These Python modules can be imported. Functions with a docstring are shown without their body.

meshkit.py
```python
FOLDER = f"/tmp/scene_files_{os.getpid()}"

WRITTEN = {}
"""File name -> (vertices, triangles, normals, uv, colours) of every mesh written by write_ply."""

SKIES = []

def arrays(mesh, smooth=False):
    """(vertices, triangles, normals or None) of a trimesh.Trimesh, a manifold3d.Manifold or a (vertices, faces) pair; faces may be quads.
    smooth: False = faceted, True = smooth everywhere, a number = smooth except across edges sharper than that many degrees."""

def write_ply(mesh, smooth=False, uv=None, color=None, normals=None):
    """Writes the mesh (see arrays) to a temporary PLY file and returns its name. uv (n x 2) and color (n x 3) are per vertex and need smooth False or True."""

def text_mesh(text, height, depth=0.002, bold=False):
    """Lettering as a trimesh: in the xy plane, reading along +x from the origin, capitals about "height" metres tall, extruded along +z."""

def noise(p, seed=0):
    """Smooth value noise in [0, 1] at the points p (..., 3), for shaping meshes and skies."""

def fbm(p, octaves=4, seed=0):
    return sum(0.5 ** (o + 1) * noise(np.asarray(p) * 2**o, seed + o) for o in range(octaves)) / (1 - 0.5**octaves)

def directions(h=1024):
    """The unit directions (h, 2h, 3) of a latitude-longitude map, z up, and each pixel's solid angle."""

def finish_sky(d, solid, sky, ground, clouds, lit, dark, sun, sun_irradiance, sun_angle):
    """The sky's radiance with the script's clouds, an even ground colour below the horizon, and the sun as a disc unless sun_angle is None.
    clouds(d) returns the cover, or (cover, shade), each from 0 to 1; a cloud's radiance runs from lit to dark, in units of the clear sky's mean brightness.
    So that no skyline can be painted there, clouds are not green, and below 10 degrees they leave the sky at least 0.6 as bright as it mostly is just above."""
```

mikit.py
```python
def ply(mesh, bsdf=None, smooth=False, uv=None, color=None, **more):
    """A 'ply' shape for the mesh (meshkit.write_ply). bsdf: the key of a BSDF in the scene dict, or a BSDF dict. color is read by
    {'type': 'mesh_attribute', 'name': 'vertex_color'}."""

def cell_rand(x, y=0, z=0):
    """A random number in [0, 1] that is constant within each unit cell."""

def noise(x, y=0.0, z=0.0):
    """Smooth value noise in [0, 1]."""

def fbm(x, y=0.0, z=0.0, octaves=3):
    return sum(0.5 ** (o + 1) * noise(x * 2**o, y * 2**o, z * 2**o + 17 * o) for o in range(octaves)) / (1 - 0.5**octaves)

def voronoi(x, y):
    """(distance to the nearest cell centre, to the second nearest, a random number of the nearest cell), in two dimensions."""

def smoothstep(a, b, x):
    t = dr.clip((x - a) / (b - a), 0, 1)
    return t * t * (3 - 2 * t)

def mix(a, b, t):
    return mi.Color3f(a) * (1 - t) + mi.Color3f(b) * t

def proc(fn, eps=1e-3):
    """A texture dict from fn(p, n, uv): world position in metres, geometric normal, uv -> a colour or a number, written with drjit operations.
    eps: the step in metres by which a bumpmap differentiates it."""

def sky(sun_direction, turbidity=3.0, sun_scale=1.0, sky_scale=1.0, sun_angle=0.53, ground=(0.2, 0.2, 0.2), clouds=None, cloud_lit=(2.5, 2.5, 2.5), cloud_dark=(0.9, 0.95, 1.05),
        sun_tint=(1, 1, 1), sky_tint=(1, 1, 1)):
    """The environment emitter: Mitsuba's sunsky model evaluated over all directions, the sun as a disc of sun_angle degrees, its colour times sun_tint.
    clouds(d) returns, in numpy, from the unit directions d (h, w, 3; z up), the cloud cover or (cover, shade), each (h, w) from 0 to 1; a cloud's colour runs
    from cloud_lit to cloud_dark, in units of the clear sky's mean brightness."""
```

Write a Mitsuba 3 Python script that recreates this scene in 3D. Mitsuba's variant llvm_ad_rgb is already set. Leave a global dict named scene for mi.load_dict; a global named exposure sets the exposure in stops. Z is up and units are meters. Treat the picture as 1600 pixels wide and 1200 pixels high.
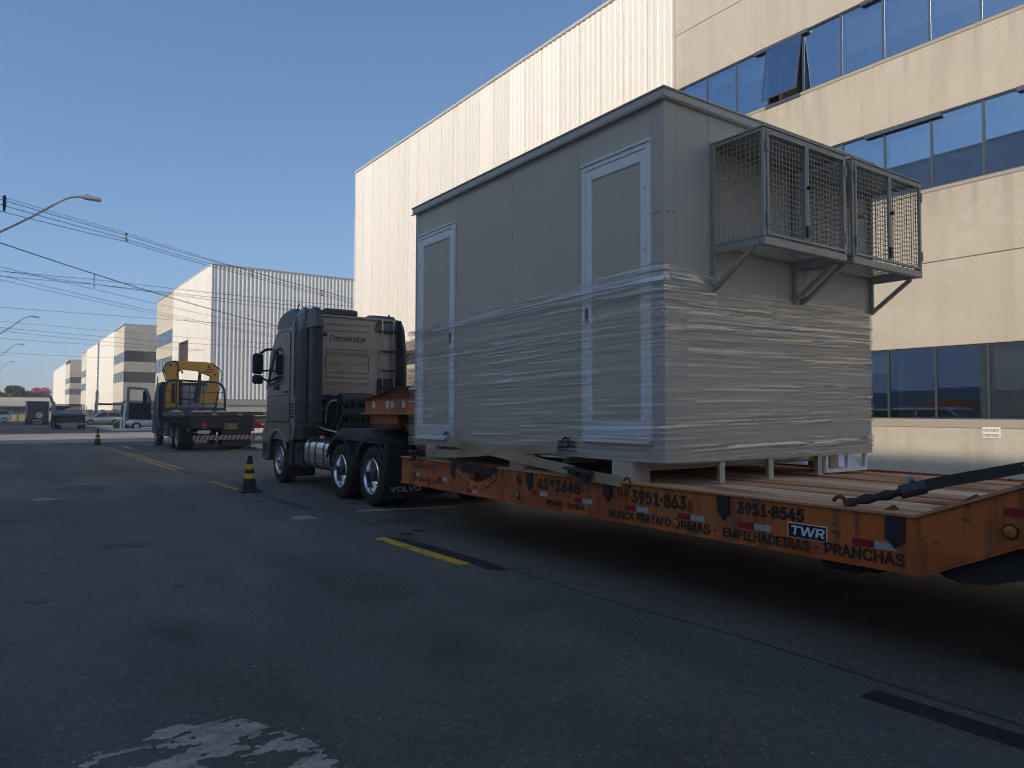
import math, random
import numpy as np, trimesh, drjit as dr, mitsuba as mi, mikit, meshkit, manifold3d
from shapely.geometry import Polygon, Point, box as sbox
from shapely.ops import unary_union
from mikit import noise, fbm, smoothstep, mix, proc, cell_rand

# ---------------------------------------------------------------- camera, sky, exposure
scene, labels = {}, {}
YAW, PITCH, ROLL, FPX = 35.0, 2.177, 0.19, 1137.6
_y, _p, _r = map(math.radians, (YAW, PITCH, ROLL))
_F = np.array([math.sin(_y) * math.cos(_p), math.cos(_y) * math.cos(_p), math.sin(_p)])
_R = np.array([math.cos(_y), -math.sin(_y), 0.0])
_U = np.cross(_R, _F)
_U = -_R * math.sin(_r) + _U * math.cos(_r)
EYE = np.array([0, 0, 1.65])
scene['camera'] = {'type': 'perspective', 'fov': math.degrees(2 * math.atan(800 / FPX)), 'fov_axis': 'x', 'near_clip': 0.05, 'far_clip': 3000.0,
                   'to_world': mi.ScalarTransform4f().look_at(origin=EYE.tolist(), target=(EYE + _F).tolist(), up=_U.tolist())}
EL = math.radians(28.0)
SUN = (-0.97 * math.cos(EL), -0.243 * math.cos(EL), math.sin(EL))
scene['sky'] = mikit.sky(SUN, turbidity=4.2, sun_scale=0.53, sky_scale=1.0, sun_tint=(1.0, 1.03, 1.12), sky_tint=(0.73, 0.86, 1.03), ground=(0.16, 0.155, 0.15))
exposure = 2.22

# ---------------------------------------------------------------- helpers
used = {}
def key(base):
    n = used.get(base, 0); used[base] = n + 1
    return base if n == 0 else '%s_%03d' % (base, n)
def thing(name, label, cat, group=None, kind=None):
    k = key(name); labels[k] = {'label': label, 'category': cat}
    if group: labels[k]['group'] = group
    if kind: labels[k]['kind'] = kind
    return k
CUR = np.eye(4)
def put(mesh, bsdf, smooth=False, **more):
    if not isinstance(mesh, trimesh.Trimesh):
        if hasattr(mesh, 'to_mesh'):
            m = mesh.to_mesh(); mesh = trimesh.Trimesh(m.vert_properties[:, :3], m.tri_verts, process=False)
        else: mesh = trimesh.Trimesh(mesh[0], mesh[1], process=False)
    if not np.allclose(CUR, np.eye(4)):
        mesh = mesh.copy(); mesh.apply_transform(CUR)
    return mikit.ply(mesh, bsdf, smooth=smooth, **more)
def part(parent, name, mesh, bsdf, smooth=False, label=None, kind=None, **more):
    k = key(parent + '__' + name); scene[k] = put(mesh, bsdf, smooth, **more)
    if label or kind: labels[k] = {}
    if label: labels[k]['label'] = label
    if kind: labels[k]['kind'] = kind
    return k
def solo(name, mesh, bsdf, label, cat, smooth=False, group=None, kind=None):
    k = thing(name, label, cat, group, kind); scene[k] = put(mesh, bsdf, smooth); return k
def struct(name, mesh, bsdf, smooth=False, label=None):
    k = key(name); scene[k] = put(mesh, bsdf, smooth); labels[k] = {'kind': 'structure', 'label': label or name, 'category': name.split('_')[-1]}; return k
def T_(x, y, z, rz=0.0, s=1.0):
    c, n = math.cos(rz), math.sin(rz)
    return np.array([[c * s, -n * s, 0, x], [n * s, c * s, 0, y], [0, 0, s, z], [0, 0, 0, 1.0]])
cat = lambda *ms: trimesh.util.concatenate([m for m in (ms[0] if len(ms) == 1 and isinstance(ms[0], (list, tuple)) else ms)])
def box(x0, x1, y0, y1, z0, z1, b=0.0):
    x0, x1 = min(x0, x1), max(x0, x1); y0, y1 = min(y0, y1), max(y0, y1); z0, z1 = min(z0, z1), max(z0, z1)
    if b <= 0:
        m = trimesh.creation.box((x1 - x0, y1 - y0, z1 - z0)); m.apply_translation(((x0 + x1) / 2, (y0 + y1) / 2, (z0 + z1) / 2)); return m
    b = min(b, (x1 - x0) / 2.01, (y1 - y0) / 2.01, (z1 - z0) / 2.01)
    v = []
    for sx in (0, 1):
        for sy in (0, 1):
            for sz in (0, 1):
                X, Y, Z = (x1 if sx else x0), (y1 if sy else y0), (z1 if sz else z0)
                dx, dy, dz = (-b if sx else b), (-b if sy else b), (-b if sz else b)
                v += [[X + dx, Y + dy, Z], [X + dx, Y, Z + dz], [X, Y + dy, Z + dz]]
    return hull(v)
def hull(v):
    m = manifold3d.Manifold.hull_points(np.asarray(v, np.float32)).to_mesh()
    return trimesh.Trimesh(m.vert_properties[:, :3], m.tri_verts, process=False)
def _poly(p):
    p = p if not isinstance(p, (list, tuple, np.ndarray)) else Polygon(p)
    return p if p.is_valid else p.buffer(0)
def _ext(p, h):
    p = _poly(p)
    return cat([trimesh.creation.extrude_polygon(g, h, engine='earcut') for g in getattr(p, 'geoms', [p])])
def prism_x(yz, x0, x1):
    m = _ext(yz, x1 - x0); v = m.vertices
    return trimesh.Trimesh(np.stack([v[:, 2] + x0, v[:, 0], v[:, 1]], 1), m.faces, process=False)
def prism_y(xz, y0, y1):
    m = _ext(xz, y1 - y0); v = m.vertices
    return trimesh.Trimesh(np.stack([v[:, 0], v[:, 2] + y0, v[:, 1]], 1), m.faces[:, ::-1], process=False)
def prism_z(xy, z0, z1):
    m = _ext(xy, z1 - z0); m.apply_translation((0, 0, z0)); return m
def bar(p, q, w, h, up=(0, 0, 1)):
    p, q = np.array(p, float), np.array(q, float); d = q - p; L = np.linalg.norm(d); d /= L
    up = np.array(up, float)
    if abs(d @ up) > 0.98: up = np.array([1.0, 0, 0])
    s = np.cross(d, up); s /= np.linalg.norm(s); u = np.cross(s, d)
    m = trimesh.creation.box((w, L, h))
    M = np.eye(4); M[:3, 0], M[:3, 1], M[:3, 2], M[:3, 3] = s, d, u, (p + q) / 2
    m.apply_transform(M); return m
def tube(pts, r, n=8, cap=True):
    p = np.asarray(pts, float); r = np.broadcast_to(r, (len(p),))
    t = np.gradient(p, axis=0); t /= np.linalg.norm(t, axis=1, keepdims=True) + 1e-12
    a = np.cross(t[0], [0, 0, 1.0] if abs(t[0][2]) < .9 else [1.0, 0, 0]); a /= np.linalg.norm(a)
    V, F = [], []
    ang = np.arange(n) * 2 * np.pi / n
    for i in range(len(p)):
        a = a - t[i] * (a @ t[i]); a /= np.linalg.norm(a); b = np.cross(t[i], a)
        V.append(p[i] + r[i] * (np.cos(ang)[:, None] * a + np.sin(ang)[:, None] * b))
    for i in range(len(p) - 1):
        for j in range(n):
            k = (j + 1) % n; A, B, C, D = i * n + j, i * n + k, (i + 1) * n + k, (i + 1) * n + j
            F += [[A, B, C], [A, C, D]]
    V = np.vstack(V)
    if cap:
        c0, c1 = len(V), len(V) + 1; V = np.vstack([V, p[:1], p[-1:]]); e = (len(p) - 1) * n
        for j in range(n):
            k = (j + 1) % n; F += [[c0, k, j], [c1, e + j, e + k]]
    return trimesh.Trimesh(V, F, process=False)
def arc(pts, n=8):
    """a smooth polyline (Catmull-Rom) through the points"""
    p = np.asarray(pts, float); q = np.vstack([2 * p[0] - p[1], p, 2 * p[-1] - p[-2]]); out = []
    for i in range(1, len(q) - 2):
        for t in np.linspace(0, 1, n, endpoint=False):
            a, b, c, d = q[i - 1], q[i], q[i + 1], q[i + 2]
            out.append(0.5 * (2 * b + (c - a) * t + (2 * a - 5 * b + 4 * c - d) * t * t + (3 * b - a - 3 * c + d) * t ** 3))
    return np.array(out + [p[-1]])
def lathe(profile, axis, c, n=32):
    """profile: (radius, distance along the axis) pairs"""
    m = trimesh.creation.revolve(np.asarray(profile, float), sections=n)
    v = m.vertices; f = m.faces
    v2 = {'z': v, 'x': np.stack([v[:, 2], v[:, 0], v[:, 1]], 1), 'y': np.stack([v[:, 1], v[:, 2], v[:, 0]], 1)}[axis]
    m = trimesh.Trimesh(v2 + np.asarray(c, float), f, process=False); trimesh.repair.fix_normals(m) if False else None
    return m
def disc(axis, c, r, h, n=20):
    return lathe([(0, 0), (r, 0), (r, h), (0, h)], axis, c, n)
def letters(s, h, frame, width=None, bold=True, slant=0.0, depth=0.003):
    """frame: (origin, x direction, y direction); stretched to width"""
    m = meshkit.text_mesh(s, h, depth, bold); v = np.array(m.vertices)
    v[:, 0] -= v[:, 0].min()
    if width: v[:, 0] *= width / v[:, 0].max()
    v[:, 0] += slant * v[:, 1]
    o, x, y = (np.array(a, float) for a in frame); z = np.cross(x, y)
    return trimesh.Trimesh(o + v[:, :1] * x + v[:, 1:2] * y + v[:, 2:3] * z, m.faces, process=False)
def side_text(s, y0, y1, z0, h, x=4.6965, **k):     # reads on a side that faces -x
    return letters(s, h, ((x, y0, z0), (0, -1, 0), (0, 0, 1)), abs(y1 - y0) if y1 is not None else None, **k)
def back_text(s, x0, x1, z0, h, y, **k):           # reads on a side that faces -y
    return letters(s, h, ((x0, y, z0), (1, 0, 0), (0, 0, 1)), x1 - x0 if x1 is not None else None, **k)
def rounded(pts, r):
    p = _poly(pts); return p.buffer(-r, join_style=1).buffer(r, join_style=1, quad_segs=4)

# ---------------------------------------------------------------- materials
def mat(name, color, rough=0.6, metal=0.0, spec=0.5, two=True, **k):
    col = color if isinstance(color, dict) else {'type': 'rgb', 'value': list(color)}
    d = {'type': 'principled', 'base_color': col, 'roughness': rough, 'metallic': metal, 'specular': spec, **k}
    scene[name] = {'type': 'twosided', 'bsdf': d} if two else d
    return name
def bumped(name, fn, scale=1.0, eps=2e-3):
    scene[name] = {'type': 'twosided', 'bsdf': {'type': 'bumpmap', 'arbitrary': proc(fn, eps), 'scale': scale, 'bsdf': scene[name]['bsdf']}}
C3 = mi.Color3f
def f_asphalt(p, n, uv):
    big = fbm(p.x * 0.35, p.y * 0.22, 1.0, 3); mid = fbm(p.x * 2.3, p.y * 1.6, 5.0, 2)
    fine = noise(p.x * 95, p.y * 95, 2.0); g2 = noise(p.x * 37, p.y * 37, 8.0)
    lane = 0.10 * dr.exp(-dr.square((p.x - 2.6) / 0.35)) + 0.10 * dr.exp(-dr.square((p.x - 0.9) / 0.35))
    v = 0.120 * (0.62 + 0.55 * big + 0.28 * (mid - 0.5)) * (1 - lane)
    v = v * (0.72 + 0.32 * fine + 0.24 * g2) + 0.22 * smoothstep(0.86, 0.97, fine) * smoothstep(0.45, 0.9, g2)
    stain = smoothstep(0.70, 0.80, fbm(p.x * 0.9 + 31, p.y * 0.5 + 7, 3.0, 3))
    v = v * (1 - 0.35 * stain)
    return C3(v * 1.12, v * 1.03, v * 0.90)
mat('asphalt', proc(f_asphalt), 0.82, spec=0.35)
bumped('asphalt', lambda p, n, uv: 0.004 * noise(p.x * 90, p.y * 90, 1.0) + 0.003 * noise(p.x * 38, p.y * 38, 4.0))
def f_dusty(p, n, uv):
    v = 0.195 * (0.75 + 0.5 * fbm(p.x * 0.3, p.y * 0.3, 2.0, 3)) * (0.9 + 0.2 * noise(p.x * 14, p.y * 14, 2.0))
    return C3(v * 1.06, v, v * 0.92)
mat('dusty_asphalt', proc(f_dusty), 0.9)
def f_pave(p, n, uv):
    v = 0.30 * (0.75 + 0.5 * fbm(p.x * 0.8, p.y * 0.8, 2.0, 3)) * (0.88 + 0.24 * noise(p.x * 30, p.y * 30, 2.0))
    j = dr.minimum(dr.abs(p.y / 1.5 - dr.floor(p.y / 1.5) - 0.5), 0.5); v = dr.select(j > 0.493, v * 0.5, v)
    return C3(v * 1.03, v, v * 0.94)
mat('pavement_concrete', proc(f_pave), 0.9)
def f_earth(p, n, uv):
    v = fbm(p.x * 0.12, p.y * 0.12, 3.0, 4)
    return mix((0.20, 0.16, 0.11), (0.10, 0.11, 0.05), smoothstep(0.4, 0.6, v))
mat('earth', proc(f_earth), 0.95)
def f_yline(p, n, uv):
    w = smoothstep(0.60, 0.74, fbm(p.x * 9, p.y * 7, 2.0, 3) * 0.75 + 0.3 * noise(p.x * 70, p.y * 70, 1.0))
    return mix((0.66, 0.37, 0.03), (0.13, 0.11, 0.08), w)
mat('yellow_line', proc(f_yline), 0.7)
def f_black(p, n, uv):
    v = 0.028 * (0.7 + 0.6 * fbm(p.x * 6, p.y * 6, 1.0, 2)); return C3(v, v, v * 1.05)
mat('black_paint_road', proc(f_black), 0.6)
def f_white(p, n, uv):
    v = 0.30 * (0.5 + 0.8 * fbm(p.x * 9, p.y * 14, 1.0, 3)) * (0.75 + 0.4 * noise(p.x * 60, p.y * 60, 3.0)); return C3(v * 1.22, v * 1.06, v * 0.86)
mat('worn_white_paint', proc(f_white), 0.75)
def f_clad(p, n, uv):
    s = noise(p.x * 0.9 + p.y * 0.9, p.z * 0.05, 2.0); d = fbm(p.y * 3 + p.x * 3, p.z * 0.12, 6.0, 3)
    v = 0.80 * (0.95 + 0.05 * s) * (1 - 0.10 * smoothstep(0.55, 0.85, d))
    return C3(v, v * 0.975, v * 0.93)
mat('white_cladding', proc(f_clad), 0.45, spec=0.4)
def f_beige(p, n, uv):
    big = fbm(p.y * 0.45 + p.x * 0.45, p.z * 0.6, 3.0, 4); streak = fbm(p.y * 4 + p.x * 4, p.z * 0.25, 8.0, 3); fine = noise(p.y * 40 + p.x * 40, p.z * 40, 1.0)
    v = (0.88 + 0.16 * (big - 0.5)) * (1 - 0.08 * smoothstep(0.50, 0.8, streak)) * (0.96 + 0.08 * fine)
    for zs in (9.24, 6.18, 1.36, 14.5): v = v * (1 - 0.13 * smoothstep(0.46, 0.75, fbm(p.y * 7 + p.x * 7, p.z * 0.2 + zs, 2.0, 3)) * smoothstep(zs - 0.9, zs - 0.02, p.z) * dr.select(p.z < zs + 0.01, 1.0, 0.0))
    blot = smoothstep(0.72, 0.78, noise(p.y * 1.3 + p.x * 1.3 + 3, p.z * 1.1, 5.0)) * smoothstep(0.4, 0.6, noise(p.y * 6, p.z * 6, 5.0))
    return mix((0.555, 0.525, 0.455), (0.60, 0.575, 0.52), 0.5 * blot) * v
mat('beige_concrete', proc(f_beige), 0.85)
bumped('beige_concrete', lambda p, n, uv: 0.006 * fbm(p.y * 5 + p.x * 5, p.z * 5, 1.0, 3))
mat('sill_concrete', (0.36, 0.34, 0.30), 0.85)
mat('grey_wall', (0.22, 0.215, 0.20), 0.8)
mat('yellow_wall', (0.62, 0.50, 0.25), 0.85)
mat('coping_metal', (0.62, 0.57, 0.52), 0.4, 0.3)
mat('window_alu', (0.10, 0.12, 0.15), 0.35, 0.6)
mat('tar_line', (0.05, 0.047, 0.043), 0.8)
mat('white_cladding_dull', (0.745, 0.73, 0.695), 0.45); mat('white_cladding_bright', (0.82, 0.80, 0.77), 0.4)
mat('dark_interior', (0.035, 0.035, 0.04), 0.9)
mat('blind_fabric', (0.45, 0.43, 0.40), 0.9)
mat('glass_dark', (0.02, 0.025, 0.03), 0.08, spec=0.5)
scene['truck_glass'] = {'type': 'thindielectric', 'int_ior': 1.5, 'specular_transmittance': {'type': 'rgb', 'value': [0.50, 0.58, 0.52]}}
mat('pane_tan', (0.24, 0.22, 0.185), 0.25)
mat('pane_brown', (0.10, 0.09, 0.075), 0.15, spec=0.8)
mat('old_yellow_line', (0.30, 0.19, 0.06), 0.8)
mat('dull_white', (0.34, 0.32, 0.31), 0.6)
mat('dull_red', (0.24, 0.045, 0.04), 0.5)
mat('cab_pale', (0.42, 0.47, 0.53), 0.4)
scene['facade_glass'] = {'type': 'blendbsdf', 'weight': 0.40,
    'bsdf_0': {'type': 'thindielectric', 'int_ior': 1.5, 'specular_transmittance': {'type': 'rgb', 'value': [0.27, 0.34, 0.42]}},
    'bsdf_1': {'type': 'twosided', 'bsdf': {'type': 'conductor', 'material': 'none', 'specular_reflectance': {'type': 'rgb', 'value': [0.42, 0.66, 1.0]}}}}
scene['far_glass'] = {'type': 'twosided', 'bsdf': {'type': 'principled', 'base_color': {'type': 'rgb', 'value': [0.07, 0.085, 0.10]}, 'roughness': 0.12, 'metallic': 0.6, 'specular': 0.8}}
# the modular cabin
def f_cabin(p, n, uv):
    v = 0.53 * (0.96 + 0.08 * fbm(p.x * 1.1 + p.y * 1.1, p.z * 1.1, 1.0, 3)) * (0.985 + 0.03 * noise(p.x * 60 + p.y * 60, p.z * 60, 2.0))
    return C3(v * 1.03, v * 0.94, v * 0.77)
mat('cabin_paint', proc(f_cabin), 0.45, spec=0.4)
mat('cabin_trim', (0.52, 0.48, 0.41), 0.4)
mat('door_white', (0.82, 0.83, 0.84), 0.35)
mat('joint_dark', (0.16, 0.16, 0.15), 0.8)
mat('cage_steel', (0.37, 0.365, 0.335), 0.42, 0.25)
mat('cage_wire', (0.34, 0.335, 0.31), 0.4, 0.3)
def f_film(p, n, uv):
    a = p.x - p.y; zz = p.z - 0.012 * a
    s1 = noise(a * 0.42, zz * 20, 1.0); s2 = noise(a * 0.8 + 9, zz * 56, 3.0); s3 = noise(a * 1.1 + 4, zz * 112, 7.0)
    st = smoothstep(0.52, 0.66, 0.26 * s1 + 0.36 * s2 + 0.40 * s3)
    return 0.07 + 0.10 * smoothstep(0.5, 0.8, noise(a * 0.35, zz * 7, 5.0)) + 0.46 * st * (0.45 + 0.85 * noise(a * 0.6 + 3, zz * 5, 8.0))
def f_band(p, n, uv): return dr.minimum(0.26 + 1.1 * f_film(p, n, uv), 0.92)
scene['film_mask'] = {'type': 'mask', 'opacity': proc(f_film), 'bsdf': {'type': 'twosided', 'bsdf': {'type': 'principled', 'base_color': {'type': 'rgb', 'value': [0.70, 0.69, 0.67]}, 'roughness': 0.045, 'metallic': 0.75, 'specular': 1.0, 'clearcoat': 1.0, 'clearcoat_gloss': 0.95}}}
scene['film_band'] = {**scene['film_mask'], 'opacity': proc(f_band)}
# trailer
def f_orange(p, n, uv):
    d = fbm(p.y * 2.2 + p.x, p.z * 3.0, 1.0, 4); st = fbm(p.y * 16 + p.x * 7, p.z * 1.6, 5.0, 3); chip = noise(p.y * 38, p.z * 38 + p.x * 9, 2.0) * noise(p.y * 7, p.z * 7, 4.0)
    c = mix((0.54, 0.150, 0.034), (0.38, 0.095, 0.024), smoothstep(0.35, 0.7, d))
    c = mix(c, (0.20, 0.075, 0.03), 0.8 * smoothstep(0.50, 0.78, st)); c = mix(c, (0.26, 0.15, 0.09), 0.45 * smoothstep(0.5, 0.75, noise(p.y * 5, p.z * 4, 7.0)) * noise(p.y * 30, p.z * 30, 1.0))
    return mix(c, (0.10, 0.05, 0.03), 0.8 * smoothstep(0.62, 0.70, chip))
mat('orange_paint', proc(f_orange), 0.55, spec=0.35)
bumped('orange_paint', lambda p, n, uv: 0.0025 * fbm(p.y * 9 + p.x * 9, p.z * 9, 1.0, 2))
mat('orange_edge', (0.50, 0.24, 0.12), 0.6)
mat('rust_red', (0.16, 0.05, 0.025), 0.8)
def wood(k, base):
    def f(p, n, uv):
        g = fbm(p.x * 22 + 0.5 * noise(p.y * 0.8, 3.0 * k), p.y * 1.1, k + 2.0, 3); s = fbm(p.x * 1.4, p.y * 0.9, k + 9.0, 3)
        c = mix(base, tuple(b * 0.62 for b in base), smoothstep(0.35, 0.8, g)); return mix(c, (0.13, 0.055, 0.03), 0.65 * smoothstep(0.5, 0.7, s))
    return proc(f)
WOODS = [mat('deck_wood_a', wood(1.0, (0.56, 0.34, 0.20)), 0.85), mat('deck_wood_b', wood(4.0, (0.62, 0.42, 0.27)), 0.85), mat('deck_wood_c', wood(7.0, (0.48, 0.25, 0.14)), 0.85)]
mat('black_steel', (0.022, 0.022, 0.024), 0.6)
mat('dark_steel', (0.05, 0.05, 0.052), 0.55, 0.3)
mat('reflector_red', (0.27, 0.012, 0.016), 0.3); mat('reflector_white', (0.40, 0.41, 0.44), 0.3)
def f_letter(p, n, uv):
    w = smoothstep(0.80, 0.86, 0.6 * fbm(p.y * 26, p.z * 34, 1.0, 2) + 0.45 * noise(p.y * 5 + 2.3, p.z * 7, 6.0))
    return mix((0.018, 0.016, 0.016), (0.38, 0.10, 0.025), w)
mat('letter_black', proc(f_letter), 0.6)
mat('letter_faint', (0.20, 0.06, 0.025), 0.6)
mat('sign_white', (0.78, 0.78, 0.76), 0.5); mat('sign_navy', (0.012, 0.014, 0.035), 0.4); mat('print_dark', (0.03, 0.03, 0.035), 0.6); mat('print_grey', (0.5, 0.5, 0.52), 0.5)
mat('amber', (0.42, 0.15, 0.02), 0.4)
def f_web(p, n, uv):
    v = 0.8 + 0.4 * noise(p.x * 9, p.y * 160, p.z * 160); return C3(0.42, 0.33, 0.22) * v * (0.7 + 0.5 * fbm(p.y * 4, p.z * 9, 2.0, 2))
mat('webbing_beige', proc(f_web), 0.9); mat('webbing_black', (0.028, 0.028, 0.026), 0.75)
mat('zinc', (0.42, 0.42, 0.43), 0.35, 0.8)
# trucks
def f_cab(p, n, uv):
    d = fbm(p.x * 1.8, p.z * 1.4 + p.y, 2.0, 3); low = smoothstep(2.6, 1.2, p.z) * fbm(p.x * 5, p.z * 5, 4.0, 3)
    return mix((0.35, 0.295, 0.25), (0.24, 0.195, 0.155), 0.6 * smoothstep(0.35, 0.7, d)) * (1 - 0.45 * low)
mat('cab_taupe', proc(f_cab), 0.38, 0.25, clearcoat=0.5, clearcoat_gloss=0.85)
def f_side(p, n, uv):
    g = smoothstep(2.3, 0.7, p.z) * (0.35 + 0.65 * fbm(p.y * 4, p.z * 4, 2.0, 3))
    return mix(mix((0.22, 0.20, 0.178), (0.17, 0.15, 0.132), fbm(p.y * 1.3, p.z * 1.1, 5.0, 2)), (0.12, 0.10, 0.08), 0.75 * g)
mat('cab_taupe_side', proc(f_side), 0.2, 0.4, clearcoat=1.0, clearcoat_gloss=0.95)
mat('deflector', (0.06, 0.07, 0.085), 0.3, 0.2, clearcoat=0.6)
mat('deflector_dark', (0.024, 0.028, 0.036), 0.42, clearcoat=0.3)
mat('plastic_black', (0.02, 0.021, 0.024), 0.5)
mat('plastic_grey', (0.045, 0.05, 0.058), 0.55)
def f_rubber(p, n, uv):
    v = 0.022 * (0.7 + 0.8 * fbm(p.y * 7, p.z * 7, p.x * 7, 2)); return C3(v * 1.05, v, v * 0.95)
mat('rubber', proc(f_rubber), 0.8)
mat('chrome', (0.78, 0.78, 0.80), 0.12, 1.0); mat('alloy', (0.62, 0.62, 0.64), 0.22, 1.0)
mat('brass_dull', (0.30, 0.24, 0.12), 0.5, 0.6)
mat('crane_yellow', (0.56, 0.30, 0.045), 0.45)
mat('crane_red', (0.35, 0.02, 0.02), 0.4)
mat('truck_navy', (0.035, 0.04, 0.05), 0.5); mat('truck_grey', (0.26, 0.29, 0.33), 0.4)
mat('car_silver', (0.50, 0.52, 0.54), 0.25, 0.5, clearcoat=0.8); mat('car_dark', (0.02, 0.022, 0.026), 0.2, clearcoat=1.0); mat('car_white', (0.72, 0.72, 0.72), 0.25, clearcoat=0.8); mat('car_blue', (0.34, 0.45, 0.62), 0.25, 0.3, clearcoat=0.8)
mat('cone_black', (0.018, 0.018, 0.02), 0.6); mat('cone_yellow', (0.72, 0.45, 0.015), 0.45)
mat('lamp_grey', (0.40, 0.41, 0.42), 0.4, 0.4); mat('lamp_lens', (0.55, 0.53, 0.48), 0.3)
mat('cable_black', (0.02, 0.02, 0.022), 0.7); mat('insulator', (0.12, 0.06, 0.04), 0.35)
mat('tarp_grey', (0.33, 0.33, 0.33), 0.7); mat('roof_sheet', (0.42, 0.38, 0.33), 0.7); mat('blue_wall', (0.24, 0.30, 0.38), 0.8)
mat('tile_brown', (0.28, 0.19, 0.13), 0.8)
scene['tail_lit'] = {'type': 'principled', 'base_color': {'type': 'rgb', 'value': [0.5, 0.02, 0.01]}, 'roughness': 0.3}
mat('bark', (0.10, 0.075, 0.05), 0.9)
def leaf(name, a, b):
    scene[name] = {'type': 'twosided', 'bsdf': {'type': 'diffuse', 'reflectance': proc(lambda p, n, uv: mix(a, b, noise(p.x * 1.3, p.y * 1.3, p.z * 1.3)))}}; return name
leaf('leaf_dark', (0.030, 0.050, 0.018), (0.085, 0.105, 0.035)); leaf('leaf_olive', (0.07, 0.075, 0.03), (0.15, 0.13, 0.05)); leaf('leaf_pink', (0.35, 0.07, 0.15), (0.55, 0.20, 0.30)); leaf('grass_green', (0.11, 0.15, 0.04), (0.22, 0.23, 0.08))
# ---------------------------------------------------------------- ground, road, kerbs, markings
FX = 15.5                                                  # the plane of the facades on the right
struct('ground', box(-600, 700, -400, 900, -0.5, -0.012), 'earth', label='bare earth ground around the street')
road = struct('road', box(-0.5, 8.9, -70, 43.2, -0.3, 0.0), 'asphalt', label='worn grey asphalt street in shade')
struct('crossing_road', box(-60, 15.0, 43.2, 62.0, -0.3, -0.002), 'dusty_asphalt', label='sunlit dusty cross street')
struct('far_road', box(-6.0, 7.2, 62.0, 127.0, -0.3, 0.0), 'asphalt', label='far part of the asphalt street')
pave = struct('pavement', box(8.9, FX - 0.02, -70, 42.5, -0.3, 0.12), 'pavement_concrete', label='raised concrete pavement in front of the white factory')
struct('pavement', box(7.2, FX - 0.02, 62.5, 127.0, -0.3, 0.12), 'pavement_concrete', label='pavement beyond the cross street')
struct('pavement', box(-15.0, -0.5, -70, 42.5, -0.3, 0.12), 'pavement_concrete', label='pavement on the left side of the street')
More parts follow.
